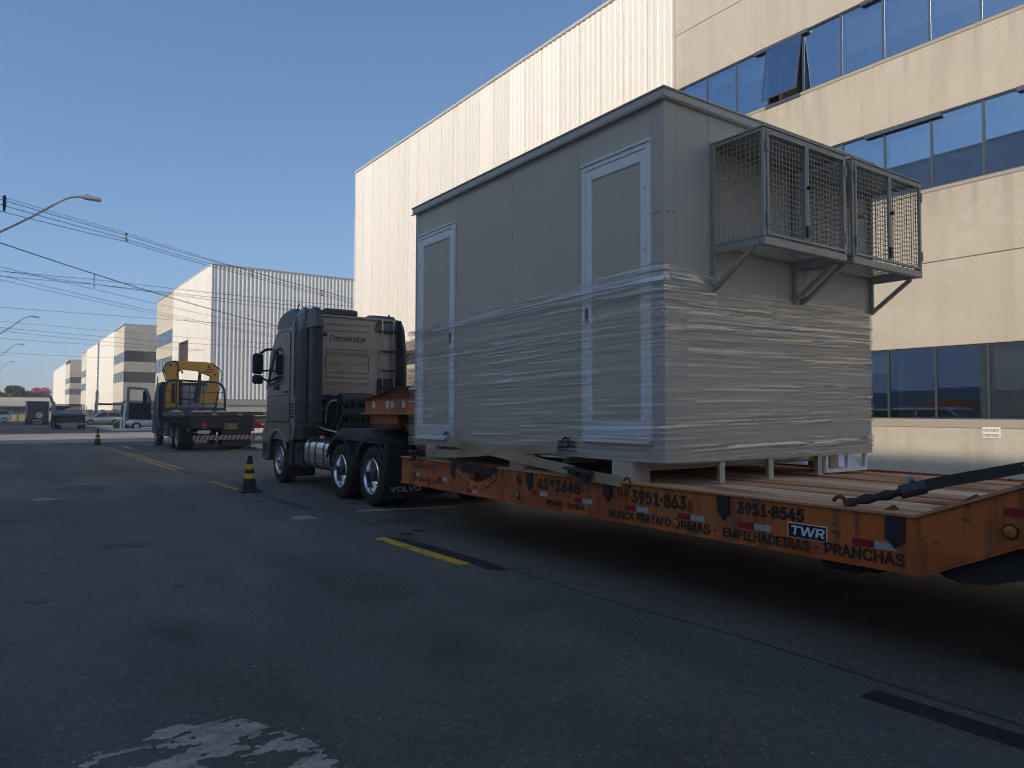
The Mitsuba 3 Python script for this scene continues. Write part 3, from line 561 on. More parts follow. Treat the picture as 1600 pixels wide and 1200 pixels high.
# rear belly, mudguards and bogie
for x0, x1 in ((4.76, 5.6), (7.4, 8.24)):
    th = np.linspace(math.radians(-25), math.radians(200), 26); c = (0.55, .52); ro, ri = .66, .635
    for dy in (0.0, -1.36, -2.72):
        part(tr, 'mudguard', prism_x(Polygon(np.vstack([np.stack([c[0] + dy + ro * np.cos(th), c[1] + .05 + ro * np.sin(th)], 1), np.stack([c[0] + dy + ri * np.cos(th), c[1] + .05 + ri * np.sin(th)], 1)[::-1]])).intersection(sbox(-9, .62, 9, 3)), x0, x1), 'black_steel')
part(tr, 'belly_pan', prism_x([(2.24, .70), (2.16, .645), (2.04, .625), (1.9, .65), (1.7, .72), (1.4, .80), (1.2, .95), (1.0, 1.19)], TX0 + .05, TX1 - .05), 'black_steel')
for dy in (.55, -.81, -2.17):
    for cx, fc in ((4.92, -1), (8.08, 1)): wheel(tr, cx, dy, .50, .27, fc, 'drive', True, 'zinc')
    part(tr, 'axle', box(5.3, 7.7, dy - .07, dy + .07, .43, .57), 'black_steel')
part(tr, 'landing_box', cat(box(4.85, 5.3, 2.76, 3.04, .545, .64, .01), box(4.9, 5.1, 2.66, 2.75, .56, .60)), 'black_steel')
# stake pockets, lamps, rings, reflectors
for y in (7.985, 6.365, 5.125, 3.78, 2.43):
    wd, lo = (.055, .13) if y != 2.43 else (.06, .15)
    part(tr, 'stake_pocket', cat(box(TX0 - .022, TX0 - .001, y - wd, y + wd, .99 - lo, .992), hull([(TX0 - .018, y - wd * .8, .99 - lo), (TX0 - .001, y - wd * .8, .99 - lo), (TX0 - .018, y + wd * .8, .99 - lo), (TX0 - .001, y + wd * .8, .99 - lo), (TX0 - .012, y, .99 - lo - .06), (TX0 - .001, y, .99 - lo - .06)])), 'black_steel')
for y, z in ((6.59, .725), (4.28, .71), (1.78, .98)):
    l = part(tr, 'side_lamp', lathe([(0, -.018), (.022, -.016), (.034, -.010), (.036, 0)], 'x', (TX0 - .006, y, z), 20), 'amber', 40)
    part(l, 'housing', lathe([(.036, -.010), (.043, -.009), (.044, 0), (.036, 0)], 'x', (TX0 - .003, y, z), 20), 'rubber')
t = np.linspace(0, 2 * np.pi, 21)
part(tr, 'lashing_ring', tube(np.stack([TX0 - .015 + 0 * t, 6.56 + .028 * np.cos(t), .905 + .05 * np.sin(t)], 1), .010, 6, False), 'rust_red')
for y, z, l in ((9.0, .785, .24), (8.28, .775, .26), (7.55, .684, .25), (6.19, .785, .27), (5.49, .775, .28), (4.75, .78, .29), (4.12, .78, .29), (3.50, .785, .30), (2.57, .79, .30), (1.66, 1.09, .30)):
    k = part(tr, 'reflector', box(TX0 - .005, TX0 - .001, y, y + l / 2, z - .024, z + .024), 'reflector_red', label='red half of a reflector strip')
    part(tr, 'reflector', box(TX0 - .005, TX0 - .001, y - l / 2, y - .001, z - .024, z + .024), 'reflector_white', label='white half of a reflector strip')
# hand lettering
for s, y0, y1, z, h, m in (('LOCACOES', 9.10, 8.46, .88, .065, 'letter_faint'), ('ATENDIM 24HS', 9.05, 8.30, .705, .045, 'letter_faint'), ('45*2648', 6.23, 5.53, .838, .11, 'letter_black'), ('NCHOS · GUNDA', 6.07, 5.47, .685, .05, 'letter_black'),
                       ('(12)', 4.99, 4.845, .89, .05, 'letter_black'), ('3951·863', 4.81, 4.17, .838, .108, 'letter_black'), ('8', 4.15, 4.11, .83, .085, 'letter_faint'), ('MUNCK', 5.12, 4.78, .672, .066, 'letter_black'), ('PRATAFO', 4.745, 4.345, .675, .067, 'letter_black'),
                       ('RMAS', 4.225, 3.92, .673, .071, 'letter_black'), ('·', 3.885, 3.862, .675, .065, 'letter_black'), ('EMPILHADEIRAS', 3.79, 3.04, .673, .069, 'letter_black'), ('·', 2.995, 2.97, .68, .065, 'letter_black'), ('PRANCHAS', 2.92, 2.375, .680, .074, 'letter_black'), ('3951·8545', 3.65, 3.08, .873, .085, 'letter_black')):
    part(tr, 'lettering', cat(*[side_text(s, y0 + dy, y1 + dy, z + dz, h, 4.6965 - .0005 * q) for q, (dy, dz) in enumerate(((0, 0), (-.0028, .0014), (.0028, -.0014))[:3 if h > .08 else 1])]), m)
k = part(tr, 'side_plate', box(TX0 - .006, TX0 - .001, 2.90, 3.21, .752, .858, .002), 'sign_white', label='small black and white plate reading TWR')
part(k, 'panel', box(TX0 - .008, TX0 - .0062, 2.908, 3.202, .757, .853), 'sign_navy'); part(k, 'lettering', side_text('TWR', 3.185, 2.92, .775, .062, TX0 - .0085, slant=.15), 'sign_white')

# ---------------------------------------------------------------- modular cabin
cb = thing('modular_cabin', 'grey beige modular cabin with two white doors, half wrapped in film, on the trailer', 'cabin')
CX0, CX1, CY0, CY1, CZ0, CZ1 = 4.80, 8.20, 4.50, 9.26, 1.194, 4.46
seams = [CY0 + .16, 5.68, 6.86, 8.12, CY1 - .10]
for a, b in zip(seams[:-1], seams[1:]): part(cb, 'wall_panel', box(CX0, CX0 + .06, a + .002, b - .002, CZ0 + .1, CZ1, .003), 'cabin_paint'); 
part(cb, 'corner_post', box(CX0 - .004, CX0 + .16, CY0 - .004, CY0 + .16, CZ0, CZ1, .006), 'cabin_trim'); part(cb, 'corner_post', box(CX0 - .004, CX0 + .1, CY1 - .10, CY1 + .004, CZ0, CZ1, .006), 'cabin_trim')
xe = [CX0 + .16, 5.40, 6.75, CX1 - .08]
for a, b in zip(xe[:-1], xe[1:]): part(cb, 'wall_panel', box(a + .002, b - .002, CY0, CY0 + .06, CZ0 + .1, CZ1, .003), 'cabin_paint')
part(cb, 'corner_post', box(CX1 - .08, CX1 + .004, CY0 - .004, CY0 + .08, CZ0, CZ1, .006), 'cabin_trim')
part(cb, 'core', box(CX0 + .06, CX1 - .002, CY0 + .06, CY1 - .002, CZ0 + .02, CZ1 - .01), 'cabin_paint')
part(cb, 'base_rail', cat(box(CX0 - .002, CX0 + .06, CY0 + .16, CY1 - .1, CZ0, CZ0 + .1), box(CX0 + .16, CX1 - .08, CY0 - .002, CY0 + .06, CZ0, CZ0 + .1)), 'cabin_trim')
part(cb, 'roof', cat(box(CX0 - .05, CX1 + .05, CY0 - .05, CY1 + .03, CZ1 + .002, CZ1 + .085, .012), box(CX0 - .062, CX1 + .062, CY0 - .062, CY1 + .045, CZ1 + .08, CZ1 + .10, .006), box(CX0 - .056, CX0 - .03, CY0 - .04, CY1 + .07, CZ1 - .006, CZ1 + .0)), 'cabin_trim')
part(cb, 'rivet', cat(*[disc('x', (CX0 - .010, CY0 + y, z), .007, .006, 6) for y in (.06, .11) for z in (1.45, 2.35, 3.45)] + [disc('y', (CX0 + x, CY0 - .009, z), .007, .006, 6) for x in (.05, .11) for z in (1.45, 2.3, 3.45)]), 'dark_steel', kind='stuff')
def cabin_door(y0, y1, z0, z1, handle_y, hinge_y, lab):
    d = part(cb, 'door', cat(box(CX0 - .035, CX0 - .003, y0, y0 + .045, z0, z1, .004), box(CX0 - .035, CX0 - .003, y1 - .045, y1, z0, z1, .004), box(CX0 - .035, CX0 - .003, y0 + .045, y1 - .045, z1 - .045, z1, .004), box(CX0 - .03, CX0 - .003, y0 + .045, y1 - .045, z0, z0 + .04, .004)), 'door_white', label=lab)
    a, b, c, e = y0 + .050, y1 - .050, z0 + .045, z1 - .05
    part(d, 'leaf_frame', cat(box(CX0 - .028, CX0 - .003, a, a + .075, c, e, .005), box(CX0 - .028, CX0 - .003, b - .09, b, c, e, .005), box(CX0 - .028, CX0 - .003, a + .075, b - .09, e - .105, e, .005), box(CX0 - .028, CX0 - .003, a + .075, b - .09, c, c + .13, .005)), 'door_white')
    part(d, 'panel', box(CX0 - .014, CX0 - .003, a + .076, b - .091, c + .13, e - .105, .003), 'cabin_paint')
    part(d, 'drip_cap', box(CX0 - .052, CX0 - .003, y0 - .008, y1 + .008, z1 + .002, z1 + .024, .004), 'door_white')
    part(d, 'handle', box(CX0 - .041, CX0 - .029, handle_y - .017, handle_y + .017, 2.54, 2.68, .005), 'dark_steel')
    for z in (z0 + .25, (z0 + z1) / 2 + .45, z1 - .35): part(d, 'hinge', cat(tube([(CX0 - .042, hinge_y, z - .06), (CX0 - .042, hinge_y, z + .06)], .011, 8), box(CX0 - .036, CX0 - .029, hinge_y - .025, hinge_y + .025, z - .05, z + .05)), 'door_white')
    part(d, 'threshold', box(CX0 - .045, CX0 - .003, y0 + .02, y1 - .02, z0 - .03, z0 - .002, .004), 'door_white')
cabin_door(4.645, 5.585, 1.385, 4.115, 5.51, 4.70, 'taller looking white framed door near the corner of the cabin')
cabin_door(8.13, 9.13, 1.30, 4.10, 8.22, 9.07, 'white framed door at the far end of the cabin')
# feet and base frame under the cabin
for y in (9.05, 8.77, 6.76, 5.04, 4.66)[1:4]: part(cb, 'foot', cat(box(CX0 - .002, CX0 + .012, y - .14, y + .14, .985, CZ0 - .001), box(CX0 + .012, CX0 + .22, y - .145, y - .13, .985, CZ0 - .001), box(CX0 + .012, CX0 + .22, y + .13, y + .145, .985, CZ0 - .001)), 'cabin_paint')
for x in (5.55, 6.30, 7.15): part(cb, 'foot', cat(box(x - .0, x + .075, CY0 + .01, CY0 + .02, .998, CZ0 - .001), box(x + .065, x + .075, CY0 + .02, CY0 + .10, .998, CZ0 - .001), box(x - .015, x + .085, CY0 + .0, CY0 + .11, .984, .998)), 'cabin_paint')
part(cb, 'foot_frame', cat(box(7.30, 8.12, CY0 + .01, CY0 + .05, 1.0, 1.04), box(7.30, 7.34, CY0 + .01, CY0 + .05, 1.04, CZ0 - .001), box(8.08, 8.12, CY0 + .01, CY0 + .05, 1.04, CZ0 - .001), box(7.72, 7.78, CY0 + .01, CY0 + .05, 1.04, CZ0 - .001)), 'door_white')
part(cb, 'floor_beam', cat(*[box(CX0 + .25, CX1 - .2, y - .04, y + .04, 1.09, CZ0 + .01) for y in (5.0, 6.2, 7.4, 8.6)]), 'cabin_trim')
for y in (5.04, 6.76, 8.77): part(cb, 'foot', box(CX1 - .2, CX1 - .01, y - .14, y + .14, .985, CZ0 + .001), 'cabin_paint')
# the two wire cages
def cage(x0, x1, xm, lab, latch):
    c = key(cb + '__cage'); labels[c] = {'label': lab}
    z0, z1, y0, y1 = 3.20, 4.17, 3.91, 4.45; b = .032; fr = []
    for x in (x0, x1 - b):
        fr += [box(x, x + b, y0, y0 + b, z0, z1, .004), box(x, x + b, y1, CY0 - .006, 2.78, z1 + .03, .004), box(x, x + b, y0 + b, y1, z0 - .0, z0 + b, .004), box(x, x + b, y0 + b, y1, z1 - b, z1, .004)]
    fr += [box(x0 + b, x1 - b, y0, y0 + b, z1 - b, z1, .004), box(x0 + b, x1 - b, y1 + .003, y1 + b, z0, z0 + b), box(x0 + b, x1 - b, y1 + .003, y1 + b, z1 - b, z1)]
    part(c, 'frame', cat(fr), 'cage_steel')
    part(c, 'front_rail', box(x0 + .001, x1 - .001, y0 - .004, y0 + .05, z0 - .075, z0 - .002, .006), 'cage_steel')
    for x in (x0, x1 - b):
        part(c, 'bracket', cat(box(x - .004, x + b + .004, y0 + .05, CY0 - .006, z0 - .07, z0 - .004), bar((x + b / 2, y0 + .12, z0 - .075), (x + b / 2, CY0 - .03, 2.80), b, .05, (1, 0, 0))), 'cage_steel')
    part(c, 'roof_sheet', box(x0 - .008, x1 + .008, y0 - .012, CY0 - .008, z1 + .001, z1 + .014), 'cage_steel')
    for a, e in ((x0 + b + .004, xm - .003), (xm + .003, x1 - b - .004)):
        d = .024; q0, q1 = z0 + .012, z1 - b - .004
        part(c, 'cage_door', cat(box(a, a + d, y0 - .012, y0 + .014, q0, q1, .003), box(e - d, e, y0 - .012, y0 + .014, q0, q1, .003), box(a + d, e - d, y0 - .012, y0 + .014, q0, q0 + d, .003), box(a + d, e - d, y0 - .012, y0 + .014, q1 - d, q1, .003)), 'cage_steel')
    part(c, 'hinge', cat(*[tube([(x, y0 - .016, z - .05), (x, y0 - .016, z + .05)], .013, 8) for x in (x0 + .035, x1 - .035) for z in (z0 + .15, z1 - .17)]), 'cage_steel', 30)
    part(c, 'latch', disc('y', (xm + .01, y0 - .04, z0 + .53), .018, .03, 12), 'plastic_black'); part(c, 'padlock', box(xm - .035, xm + .0, y0 - .03, y0 - .012, z0 + .06, z0 + .17, .004), 'plastic_black')
    P, r = .049, .0023; wires = []
    def grid(u0, u1, v0, v1, f):
        for u in np.arange(u0 + P / 2, u1, P): wires.append(f(u, u, v0, v1))
        for v in np.arange(v0 + P / 2, v1, P): wires.append(f(u0, u1, v, v))
    def w_front(a, e, v, w): return box(a - (r if a == e else 0), e + (r if a == e else 0), y0 + .0155, y0 + .0155 + 2 * r, v - (r if v == w else 0), w + (r if v == w else 0))
    grid(x0 + b, x1 - b, z0 + .02, z1 - b, w_front)
    for xs in (x0 + b / 2, x1 - b / 2):
        grid(y0 + b, y1, z0 + b, z1 - b, lambda a, e, v, w, xs=xs: box(xs - r, xs + r, a - (r if a == e else 0), e + (r if a == e else 0), v - (r if v == w else 0), w + (r if v == w else 0)))
    grid(x0 + b, x1 - b, y0 + .05, y1, lambda a, e, v, w: box(a - (r if a == e else 0), e + (r if a == e else 0), v - (r if v == w else 0), w + (r if v == w else 0), z0 + .004, z0 + .004 + 2 * r))
    part(c, 'wire_mesh', cat(wires), 'cage_wire', kind='stuff')
cage(5.43, 6.73, 6.065, 'wire mesh cage nearer the doors', 0); cage(6.845, 8.215, 7.54, 'wire mesh cage at the far right corner', 1)
part(cb, 'wall_bracket', cat(box(6.735, 6.84, CY0 - .05, CY0 - .006, 2.85, 4.2), box(7.9, 7.94, CY0 - .12, CY0 - .006, 3.85, 3.89)), 'cage_steel')
# stretch film: one sheet wound round the lower half
per = [(CX0, CY1), (CX0, CY0), (CX1, CY0), (CX1, CY1), (CX0, CY1)]
def film(ztop, zbot, off, seed, s0=0.0, s1=None, ds=.045, dz=.0085, amp=.013):
    c = np.array(per, float); L = np.linalg.norm(np.diff(c, axis=0), axis=1); cum = np.r_[0, np.cumsum(L)]
    s1 = cum[-1] if s1 is None else s1
    S = np.unique(np.r_[np.arange(s0, min(s1, cum[2]), ds), np.arange(min(s1, cum[2]), s1, .4), s1, [x for x in cum if s0 < x < s1]])
    P, N = [], []
    for s in S:
        i = min(np.searchsorted(cum, s, 'right') - 1, 3); d = (c[i + 1] - c[i]) / L[i]; n_ = np.array([-d[1], d[0]]) * -1
        n_ = -n_ if (n_ @ (np.array([6.5, 6.9]) - c[i])) > 0 else n_
        p = c[i] + d * (s - cum[i])
        q = min((s - cum[i]) / .03, (cum[i + 1] - s) / .03, 1)
        if q < 1:
            j = (i - 1) % 4 if (s - cum[i]) < (cum[i + 1] - s) else (i + 1) % 4; dj = (c[j + 1] - c[j]) / L[j]; nj = np.array([dj[1], -dj[0]]); nj = -nj if nj @ (np.array([6.5, 6.9]) - c[j]) > 0 else nj
            n_ = n_ + nj * (1 - q)
        P.append(p); N.append(n_)
    P, N = np.array(P), np.array(N)
    nz = int(1.72 / dz); t = np.linspace(0, 1, nz)
    zt, zb = ztop(S), zbot(S); Z = zb[:, None] + (zt - zb)[:, None] * t
    zz = Z - .02 * (S[:, None])
    q = lambda a, b, k: meshkit.noise(np.stack([S[:, None] * a + 0 * Z, zz * b, np.full_like(Z, k)], -1), seed)
    d = amp * (q(.7, 18, 1) + .7 * q(1.7, 44, 2) + .45 * q(2.8, 90, 3) + .5 * (1 - np.abs(2 * q(.5, 30, 4) - 1)) ** 3)
    d = d * np.clip(.25 + np.abs(S - cum[2]) / .35, 0, 1)[:, None]
    ofs = np.where(S < cum[1] - .02, off, off - .034)[:, None]
    V = np.concatenate([P[:, None] + N[:, None] * (ofs + d)[..., None], Z[..., None]], -1)
    m, k = Z.shape; I = np.arange(m * k).reshape(m, k)
    F = np.concatenate([np.stack([I[:-1, :-1], I[1:, :-1], I[1:, 1:]], -1).reshape(-1, 3), np.stack([I[:-1, :-1], I[1:, 1:], I[:-1, 1:]], -1).reshape(-1, 3)])
    return trimesh.Trimesh(V.reshape(-1, 3), F, process=False)
wob = lambda S, k, a, f: a * (meshkit.noise(np.stack([S * f, S * 0 + k, S * 0], -1), 3) - .5)
zt1 = lambda S: np.interp(S, [0, 2.4, 3.6, 4.76, 6.0, 8.16, 12], [2.74, 2.78, 2.77, 2.80, 2.80, 2.84, 2.8]) + wob(S, 1, .06, 2.2) + wob(S, 4, .03, 7)
zb1 = lambda S: 1.18 + wob(S, 7, .05, 5)
fm = part(cb, 'stretch_film', film(zt1, zb1, .048, 1), 'film_mask', True, label='clear stretch film wound round the lower half')
zt2 = lambda S: np.interp(S, [0, 1.1, 2.4, 3.6, 4.76, 5.5], [2.80, 2.80, 2.87, 2.91, 2.97, 2.90]) + wob(S, 2, .035, 2.5) + wob(S, 6, .02, 8)
zb2 = lambda S: np.interp(S, [0, 2.4, 4.0, 4.76, 5.5], [2.70, 2.745, 2.74, 2.66, 2.60])
part(fm, 'top_band', film(zt2, zb2, .060, 5, 0.0, 5.42, .05, .02), 'film_band', True, label='second layer of film along the upper edge')
zt3 = lambda S: np.interp(S, [4.8, 6.0, 8.16], [2.55, 2.62, 2.78]) + wob(S, 5, .04, 3)
zb3 = lambda S: np.interp(S, [4.8, 8.16], [1.9, 2.2]) + wob(S, 9, .05, 3)
part(fm, 'diagonal_band', film(zt3, zb3, .066, 9, 5.0, 8.13, .05, .011, .012), 'film_mask', True)

# ---------------------------------------------------------------- straps
def web(pts, w, th, seed=0, up=None):
    """flat webbing: a ribbon with thickness along the points, its width upright"""
    p = arc(pts, 10); t = np.gradient(p, axis=0); t /= np.linalg.norm(t, axis=1, keepdims=True); n_ = np.array([1.0, 0, 0])
    V = []
    for i in range(len(p)):
        tw = .25 * math.sin(i * .35 + seed); u = np.cross(t[i], n_); u /= np.linalg.norm(u); u2 = u * math.cos(tw) + n_ * math.sin(tw) * .4; v2 = np.cross(t[i], u2)
        V += [p[i] + u2 * w / 2 + v2 * th / 2, p[i] + u2 * w / 2 - v2 * th / 2, p[i] - u2 * w / 2 - v2 * th / 2, p[i] - u2 * w / 2 + v2 * th / 2]
    F = []
    for i in range(len(p) - 1):
        for j in range(4):
            a, b, c, d = 4 * i + j, 4 * i + (j + 1) % 4, 4 * i + 4 + (j + 1) % 4, 4 * i + 4 + j; F += [[a, c, b], [a, d, c]]
    F += [[0, 1, 2], [0, 2, 3], [4 * len(p) - 4, 4 * len(p) - 2, 4 * len(p) - 3], [4 * len(p) - 4, 4 * len(p) - 1, 4 * len(p) - 2]]
    m = trimesh.Trimesh(V, F, process=False)
    if m.volume < 0: m.invert()
    return m
def hook(c, r, ax=(0, 1, 0)):
    a = np.linspace(.3, 5.4, 16); e = np.array(ax, float)
    return tube(np.array(c) + np.stack([0 * a, 0 * a, r * np.sin(a)], 1) + e * (r * np.cos(a))[:, None], r * .28, 6)
def ratchet(parent, p, q):
    p, q = np.array(p), np.array(q); d = (q - p)
    part(parent, 'ratchet', cat(bar(p + (-.055, 0, .03), q + (-.055, 0, .01), .012, .07), bar(p + (.03, 0, .03), q + (.03, 0, .01), .012, .07), bar(p + (-.075, 0, .06), q + (-.05, 0, .05), .10, .02), tube([p + d * .4 + (-.09, 0, .02), p + d * .4 + (.05, 0, .02)], .025, 10), box(p[0] - .08, p[0] - .03, p[1] + d[1] * .8 - .02, p[1] + d[1] * .8 + .02, p[2] - .08, p[2] + .03)), 'dark_steel')
SX = CX0 - .10
s1 = thing('lashing_strap', 'beige lashing strap slanting down rightwards to a ratchet below the nearer cabin door', 'strap')
part(s1, 'webbing', web([(SX + .02, 8.21, 1.315), (SX, 7.9, 1.25), (SX - .02, 7.0, 1.18), (SX - .03, 6.2, 1.115), (SX - .03, 5.60, 1.065)], .105, .008, 0), 'webbing_beige', 30)
part(s1, 'webbing', web([(SX - .03, 5.33, 1.03), (SX - .03, 5.1, 1.02), (SX - .01, 4.93, 1.01)], .10, .008, 2), 'webbing_beige', 30)
ratchet(s1, (SX - .03, 5.62, 1.04), (SX - .03, 5.28, 1.01)); part(s1, 'hook', hook((SX - .02, 4.85, 1.01), .04), 'rust_red', 30); part(s1, 'anchor_ring', hook((SX + .03, 8.24, 1.33), .05), 'dark_steel', 30)
s2 = thing('lashing_strap', 'beige lashing strap slanting down leftwards to a ratchet at the trailer front corner', 'strap')
part(s2, 'webbing', web([(SX + .03, 5.93, 1.275), (SX + .01, 6.4, 1.24), (SX, 7.2, 1.18), (SX - .005, 8.0, 1.115), (SX - .01, 8.58, 1.10), (SX - .01, 8.70, 1.05)], .10, .008, 4), 'webbing_beige', 30)
part(s2, 'webbing', web([(SX - .01, 8.05, 1.04), (SX - .0, 7.75, 1.0), (SX, 7.4, .93), (SX, 7.0, .94)], .05, .006, 6), 'webbing_black', 30)
ratchet(s2, (SX - .01, 8.72, 1.06), (SX - .01, 9.02, 1.05)); part(s2, 'hook', hook((SX, 9.2, 1.04), .06), 'dark_steel', 30); part(s2, 'anchor_hook', cat(hook((SX + .04, 5.80, 1.34), .05), tube([(SX + .04, 5.83, 1.30), (SX + .03, 5.93, 1.28)], .012, 6), box(SX + .055, SX + .075, 5.7, 5.95, 1.25, 1.36)), 'dark_steel', 30)
s3 = thing('tie_down_strap', 'black tie-down strap stretched low over the plank deck from a hook on the trailer edge', 'strap')
A, B = np.array((4.76, 2.80, 1.03)), np.array((5.42, 1.97, 1.30))
lerp = lambda t, dz=0: tuple(A + (B - A) * t + (0, 0, dz))
part(s3, 'webbing', web([lerp(.42, .01), lerp(.6, .012), lerp(.8, .005), lerp(1.0)], .075, .028, 1), 'webbing_black', 30)
part(s3, 'webbing', tube(arc([lerp(-.01, -.005), lerp(.1, .0), lerp(.22, -.003), lerp(.33)], 5), [.03 + .007 * math.sin(i * 1.3) for i in range(16)], 10), 'webbing_black', 40)
part(s3, 'ratchet', cat(tube([lerp(.32), lerp(.46, .005)], .047, 12), tube([lerp(.36, .02), lerp(.40, .06)], .02, 8)), 'plastic_grey', 30)
part(s3, 'loose_end', tube(arc([lerp(.37, .03), lerp(.365, .07), lerp(.385, .085), lerp(.395, .06)], 4), .014, 6), 'tarp_grey', 30)
part(s3, 'hook', hook((4.725, 2.82, 1.025), .05), 'rust_red', 30); part(s3, 'chain', cat(*[hook(tuple(np.array(lerp(1.0 + .05 * i)) + (0, 0, .004 * i)), .03, (1, 0, 0) if i % 2 else (.6, -.8, 0)) for i in range(12)]), 'rust_red', 30)
# ---------------------------------------------------------------- tractor truck
tk = thing('tractor_truck', 'taupe tractor truck with black side deflectors coupled to the orange trailer', 'truck')
XL, XR = 5.25, 7.75
W1, W2, W3 = 16.90, 13.22, 11.805
# cab shell: side profile cut with a rounded plan, so that the front corners are round
prof = rounded([(15.78, 1.24), (15.78, 3.80), (16.0, 3.80), (16.3, 3.66), (16.72, 3.64), (17.0, 3.58), (17.66, 2.95), (17.98, 2.05), (18.08, 1.2), (18.08, 1.0), (15.9, 1.0)], .05)
def manif(m):
    if m.volume < 0: m = trimesh.Trimesh(m.vertices, m.faces[:, ::-1], process=False)
    m = trimesh.Trimesh(m.vertices, m.faces); m.merge_vertices()
    return manifold3d.Manifold(manifold3d.Mesh(np.asarray(m.vertices, np.float32), np.asarray(m.faces, np.uint32)))
plan = rounded([(XL, 15.7), (XR, 15.7), (XR, 18.2), (XL, 18.2)], .04)
plan = unary_union([plan.intersection(sbox(5, 15, 8, 17.6)), Polygon([(XL, 17.55), (XR, 17.55), (XR - .02, 17.8), (XR - .12, 17.98), (XR - .35, 18.10), (XL + .35, 18.10), (XL + .12, 17.98), (XL + .02, 17.8)])])
arch = prism_x(Polygon([(W1 + .66 * math.cos(a), .52 + .66 * math.sin(a)) for a in np.linspace(0, 2 * np.pi, 40)]), XL - .1, XL + .55)
shell = manif(prism_x(prof, XL - .1, XR + .1)) ^ manif(prism_z(plan, .3, 4.2))
WIN = rounded([(16.60, 2.42), (16.62, 2.98), (16.80, 3.06), (17.18, 3.02), (17.66, 2.36), (17.60, 2.28)], .05)
shell = shell - manif(prism_x(WIN, XL - .3, XR + .3))
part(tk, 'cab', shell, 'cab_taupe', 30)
for x in (5.7, 7.0): part(tk, 'seat', cat(box(x, x + .45, 16.55, 16.70, 2.2, 2.75, .05), box(x + .1, x + .35, 16.56, 16.66, 2.76, 2.95, .04)), 'plastic_black')
part(tk, 'steering_wheel', tube([(5.9 + .2 * math.cos(a), 17.35 + .08 * math.sin(a), 2.36 + .18 * math.sin(a)) for a in np.linspace(0, 2 * np.pi, 20)], .018, 6), 'plastic_black')
# left side panels: door, its window, arch panel
door = rounded([(16.12, 1.42), (16.12, 3.42), (16.86, 3.45), (17.28, 3.15), (17.74, 2.25), (17.80, 1.42)], .05)
win = rounded([(16.60, 2.42), (16.62, 2.98), (16.80, 3.06), (17.18, 3.02), (17.66, 2.36), (17.60, 2.28)], .05)
frame = win.buffer(.07, join_style=1)
for x, sgn in ((XL, -1), (XR, 1)):
    part(tk, 'door_gap', prism_x(door.buffer(.022).difference(door.buffer(-.004)), min(x + sgn * .001, x + sgn * .006), max(x + sgn * .001, x + sgn * .006)), 'plastic_black')
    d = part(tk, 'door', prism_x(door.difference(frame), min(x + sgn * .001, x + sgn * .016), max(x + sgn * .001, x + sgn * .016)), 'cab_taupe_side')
    part(d, 'window_frame', prism_x(frame.difference(win), min(x + sgn * .001, x + sgn * .02), max(x + sgn * .001, x + sgn * .02)), 'plastic_black')
    part(d, 'pane', trimesh.Trimesh([(x + sgn * .004, a, b) for a, b in list(win.simplify(.01).exterior.coords)[:-1]], [[0, i, i + 1] for i in range(1, len(list(win.simplify(.01).exterior.coords)) - 2)], process=False), 'truck_glass')
    part(d, 'handle', box(x, x + sgn * .035, 16.2, 16.42, 2.06, 2.10, .008), 'plastic_black')
    part(d, 'swage', bar((x + sgn * .017, 16.14, 2.02), (x + sgn * .017, 17.78, 1.97), .012, .018), 'plastic_black')
    part(d, 'step_mirror', cat(box(x, x + sgn * .05, 16.85, 17.2, 2.14, 2.27, .02)), 'plastic_black')
lower = Polygon([(16.05, 1.0), (16.05, 1.40), (17.84, 1.40), (18.06, 1.15), (18.10, .52), (17.60, .50), (17.55, .60)]).difference(Polygon([(W1 + .645 * math.cos(a), .55 + .645 * math.sin(a)) for a in np.linspace(0, 2 * np.pi, 48)]))
for x, sgn in ((XL, -1), (XR, 1)):
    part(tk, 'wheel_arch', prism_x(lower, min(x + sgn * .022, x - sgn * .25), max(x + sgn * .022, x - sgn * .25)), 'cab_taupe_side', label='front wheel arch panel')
for x, sgn in ((XL, -1), (XR, 1)): part(tk, 'arch_lip', tube([(x + sgn * .02, W1 + .66 * math.cos(a), .55 + .66 * math.sin(a)) for a in np.linspace(.1, 2.75, 20)], .035, 8), 'cab_taupe', 40)
for x, sgn in ((XL, -1), (XR, 1)):
    part(tk, 'side_grille', cat(*[box(x + sgn * .001, x + sgn * .02, 15.86, 16.06, 1.50 + .07 * i, 1.54 + .07 * i, .004) for i in range(5)]), 'plastic_black', kind='stuff')
    part(tk, 'pillar_strip', prism_x([(17.20, 3.16), (17.26, 3.20), (17.86, 2.2), (17.80, 2.18)], min(x + sgn * .001, x + sgn * .014), max(x + sgn * .001, x + sgn * .014)), 'plastic_black')
    part(tk, 'side_marker', box(x + sgn * .022, x + sgn * .036, 17.62, 17.74, 1.18, 1.23, .005), 'amber')
    part(tk, 'panel_line', cat(box(x + sgn * .0225, x + sgn * .025, 16.07, 17.8, 1.385, 1.398), box(x + sgn * .0225, x + sgn * .025, 17.66, 17.675, 1.05, 1.38)), 'plastic_black')
    part(tk, 'step_well', box(x + sgn * .018, x + sgn * .03, 17.66, 17.98, .66, .92, .01), 'plastic_black')
part(tk, 'bumper', hull([(XL - .0, 17.9, .46), (XR, 17.9, .46), (XL + .1, 18.2, .50), (XR - .1, 18.2, .50), (XL, 17.9, 1.0), (XR, 17.9, 1.0), (XL + .1, 18.17, 1.0), (XR - .1, 18.17, 1.0), (XL + .05, 18.15, .7), (XR - .05, 18.15, .7)]), 'plastic_grey')
part(tk, 'headlight', box(XL + .12, XL + .55, 18.12, 18.20, .62, .85, .02), 'sign_white'); part(tk, 'headlight', box(XR - .55, XR - .12, 18.12, 18.20, .62, .85, .02), 'sign_white')
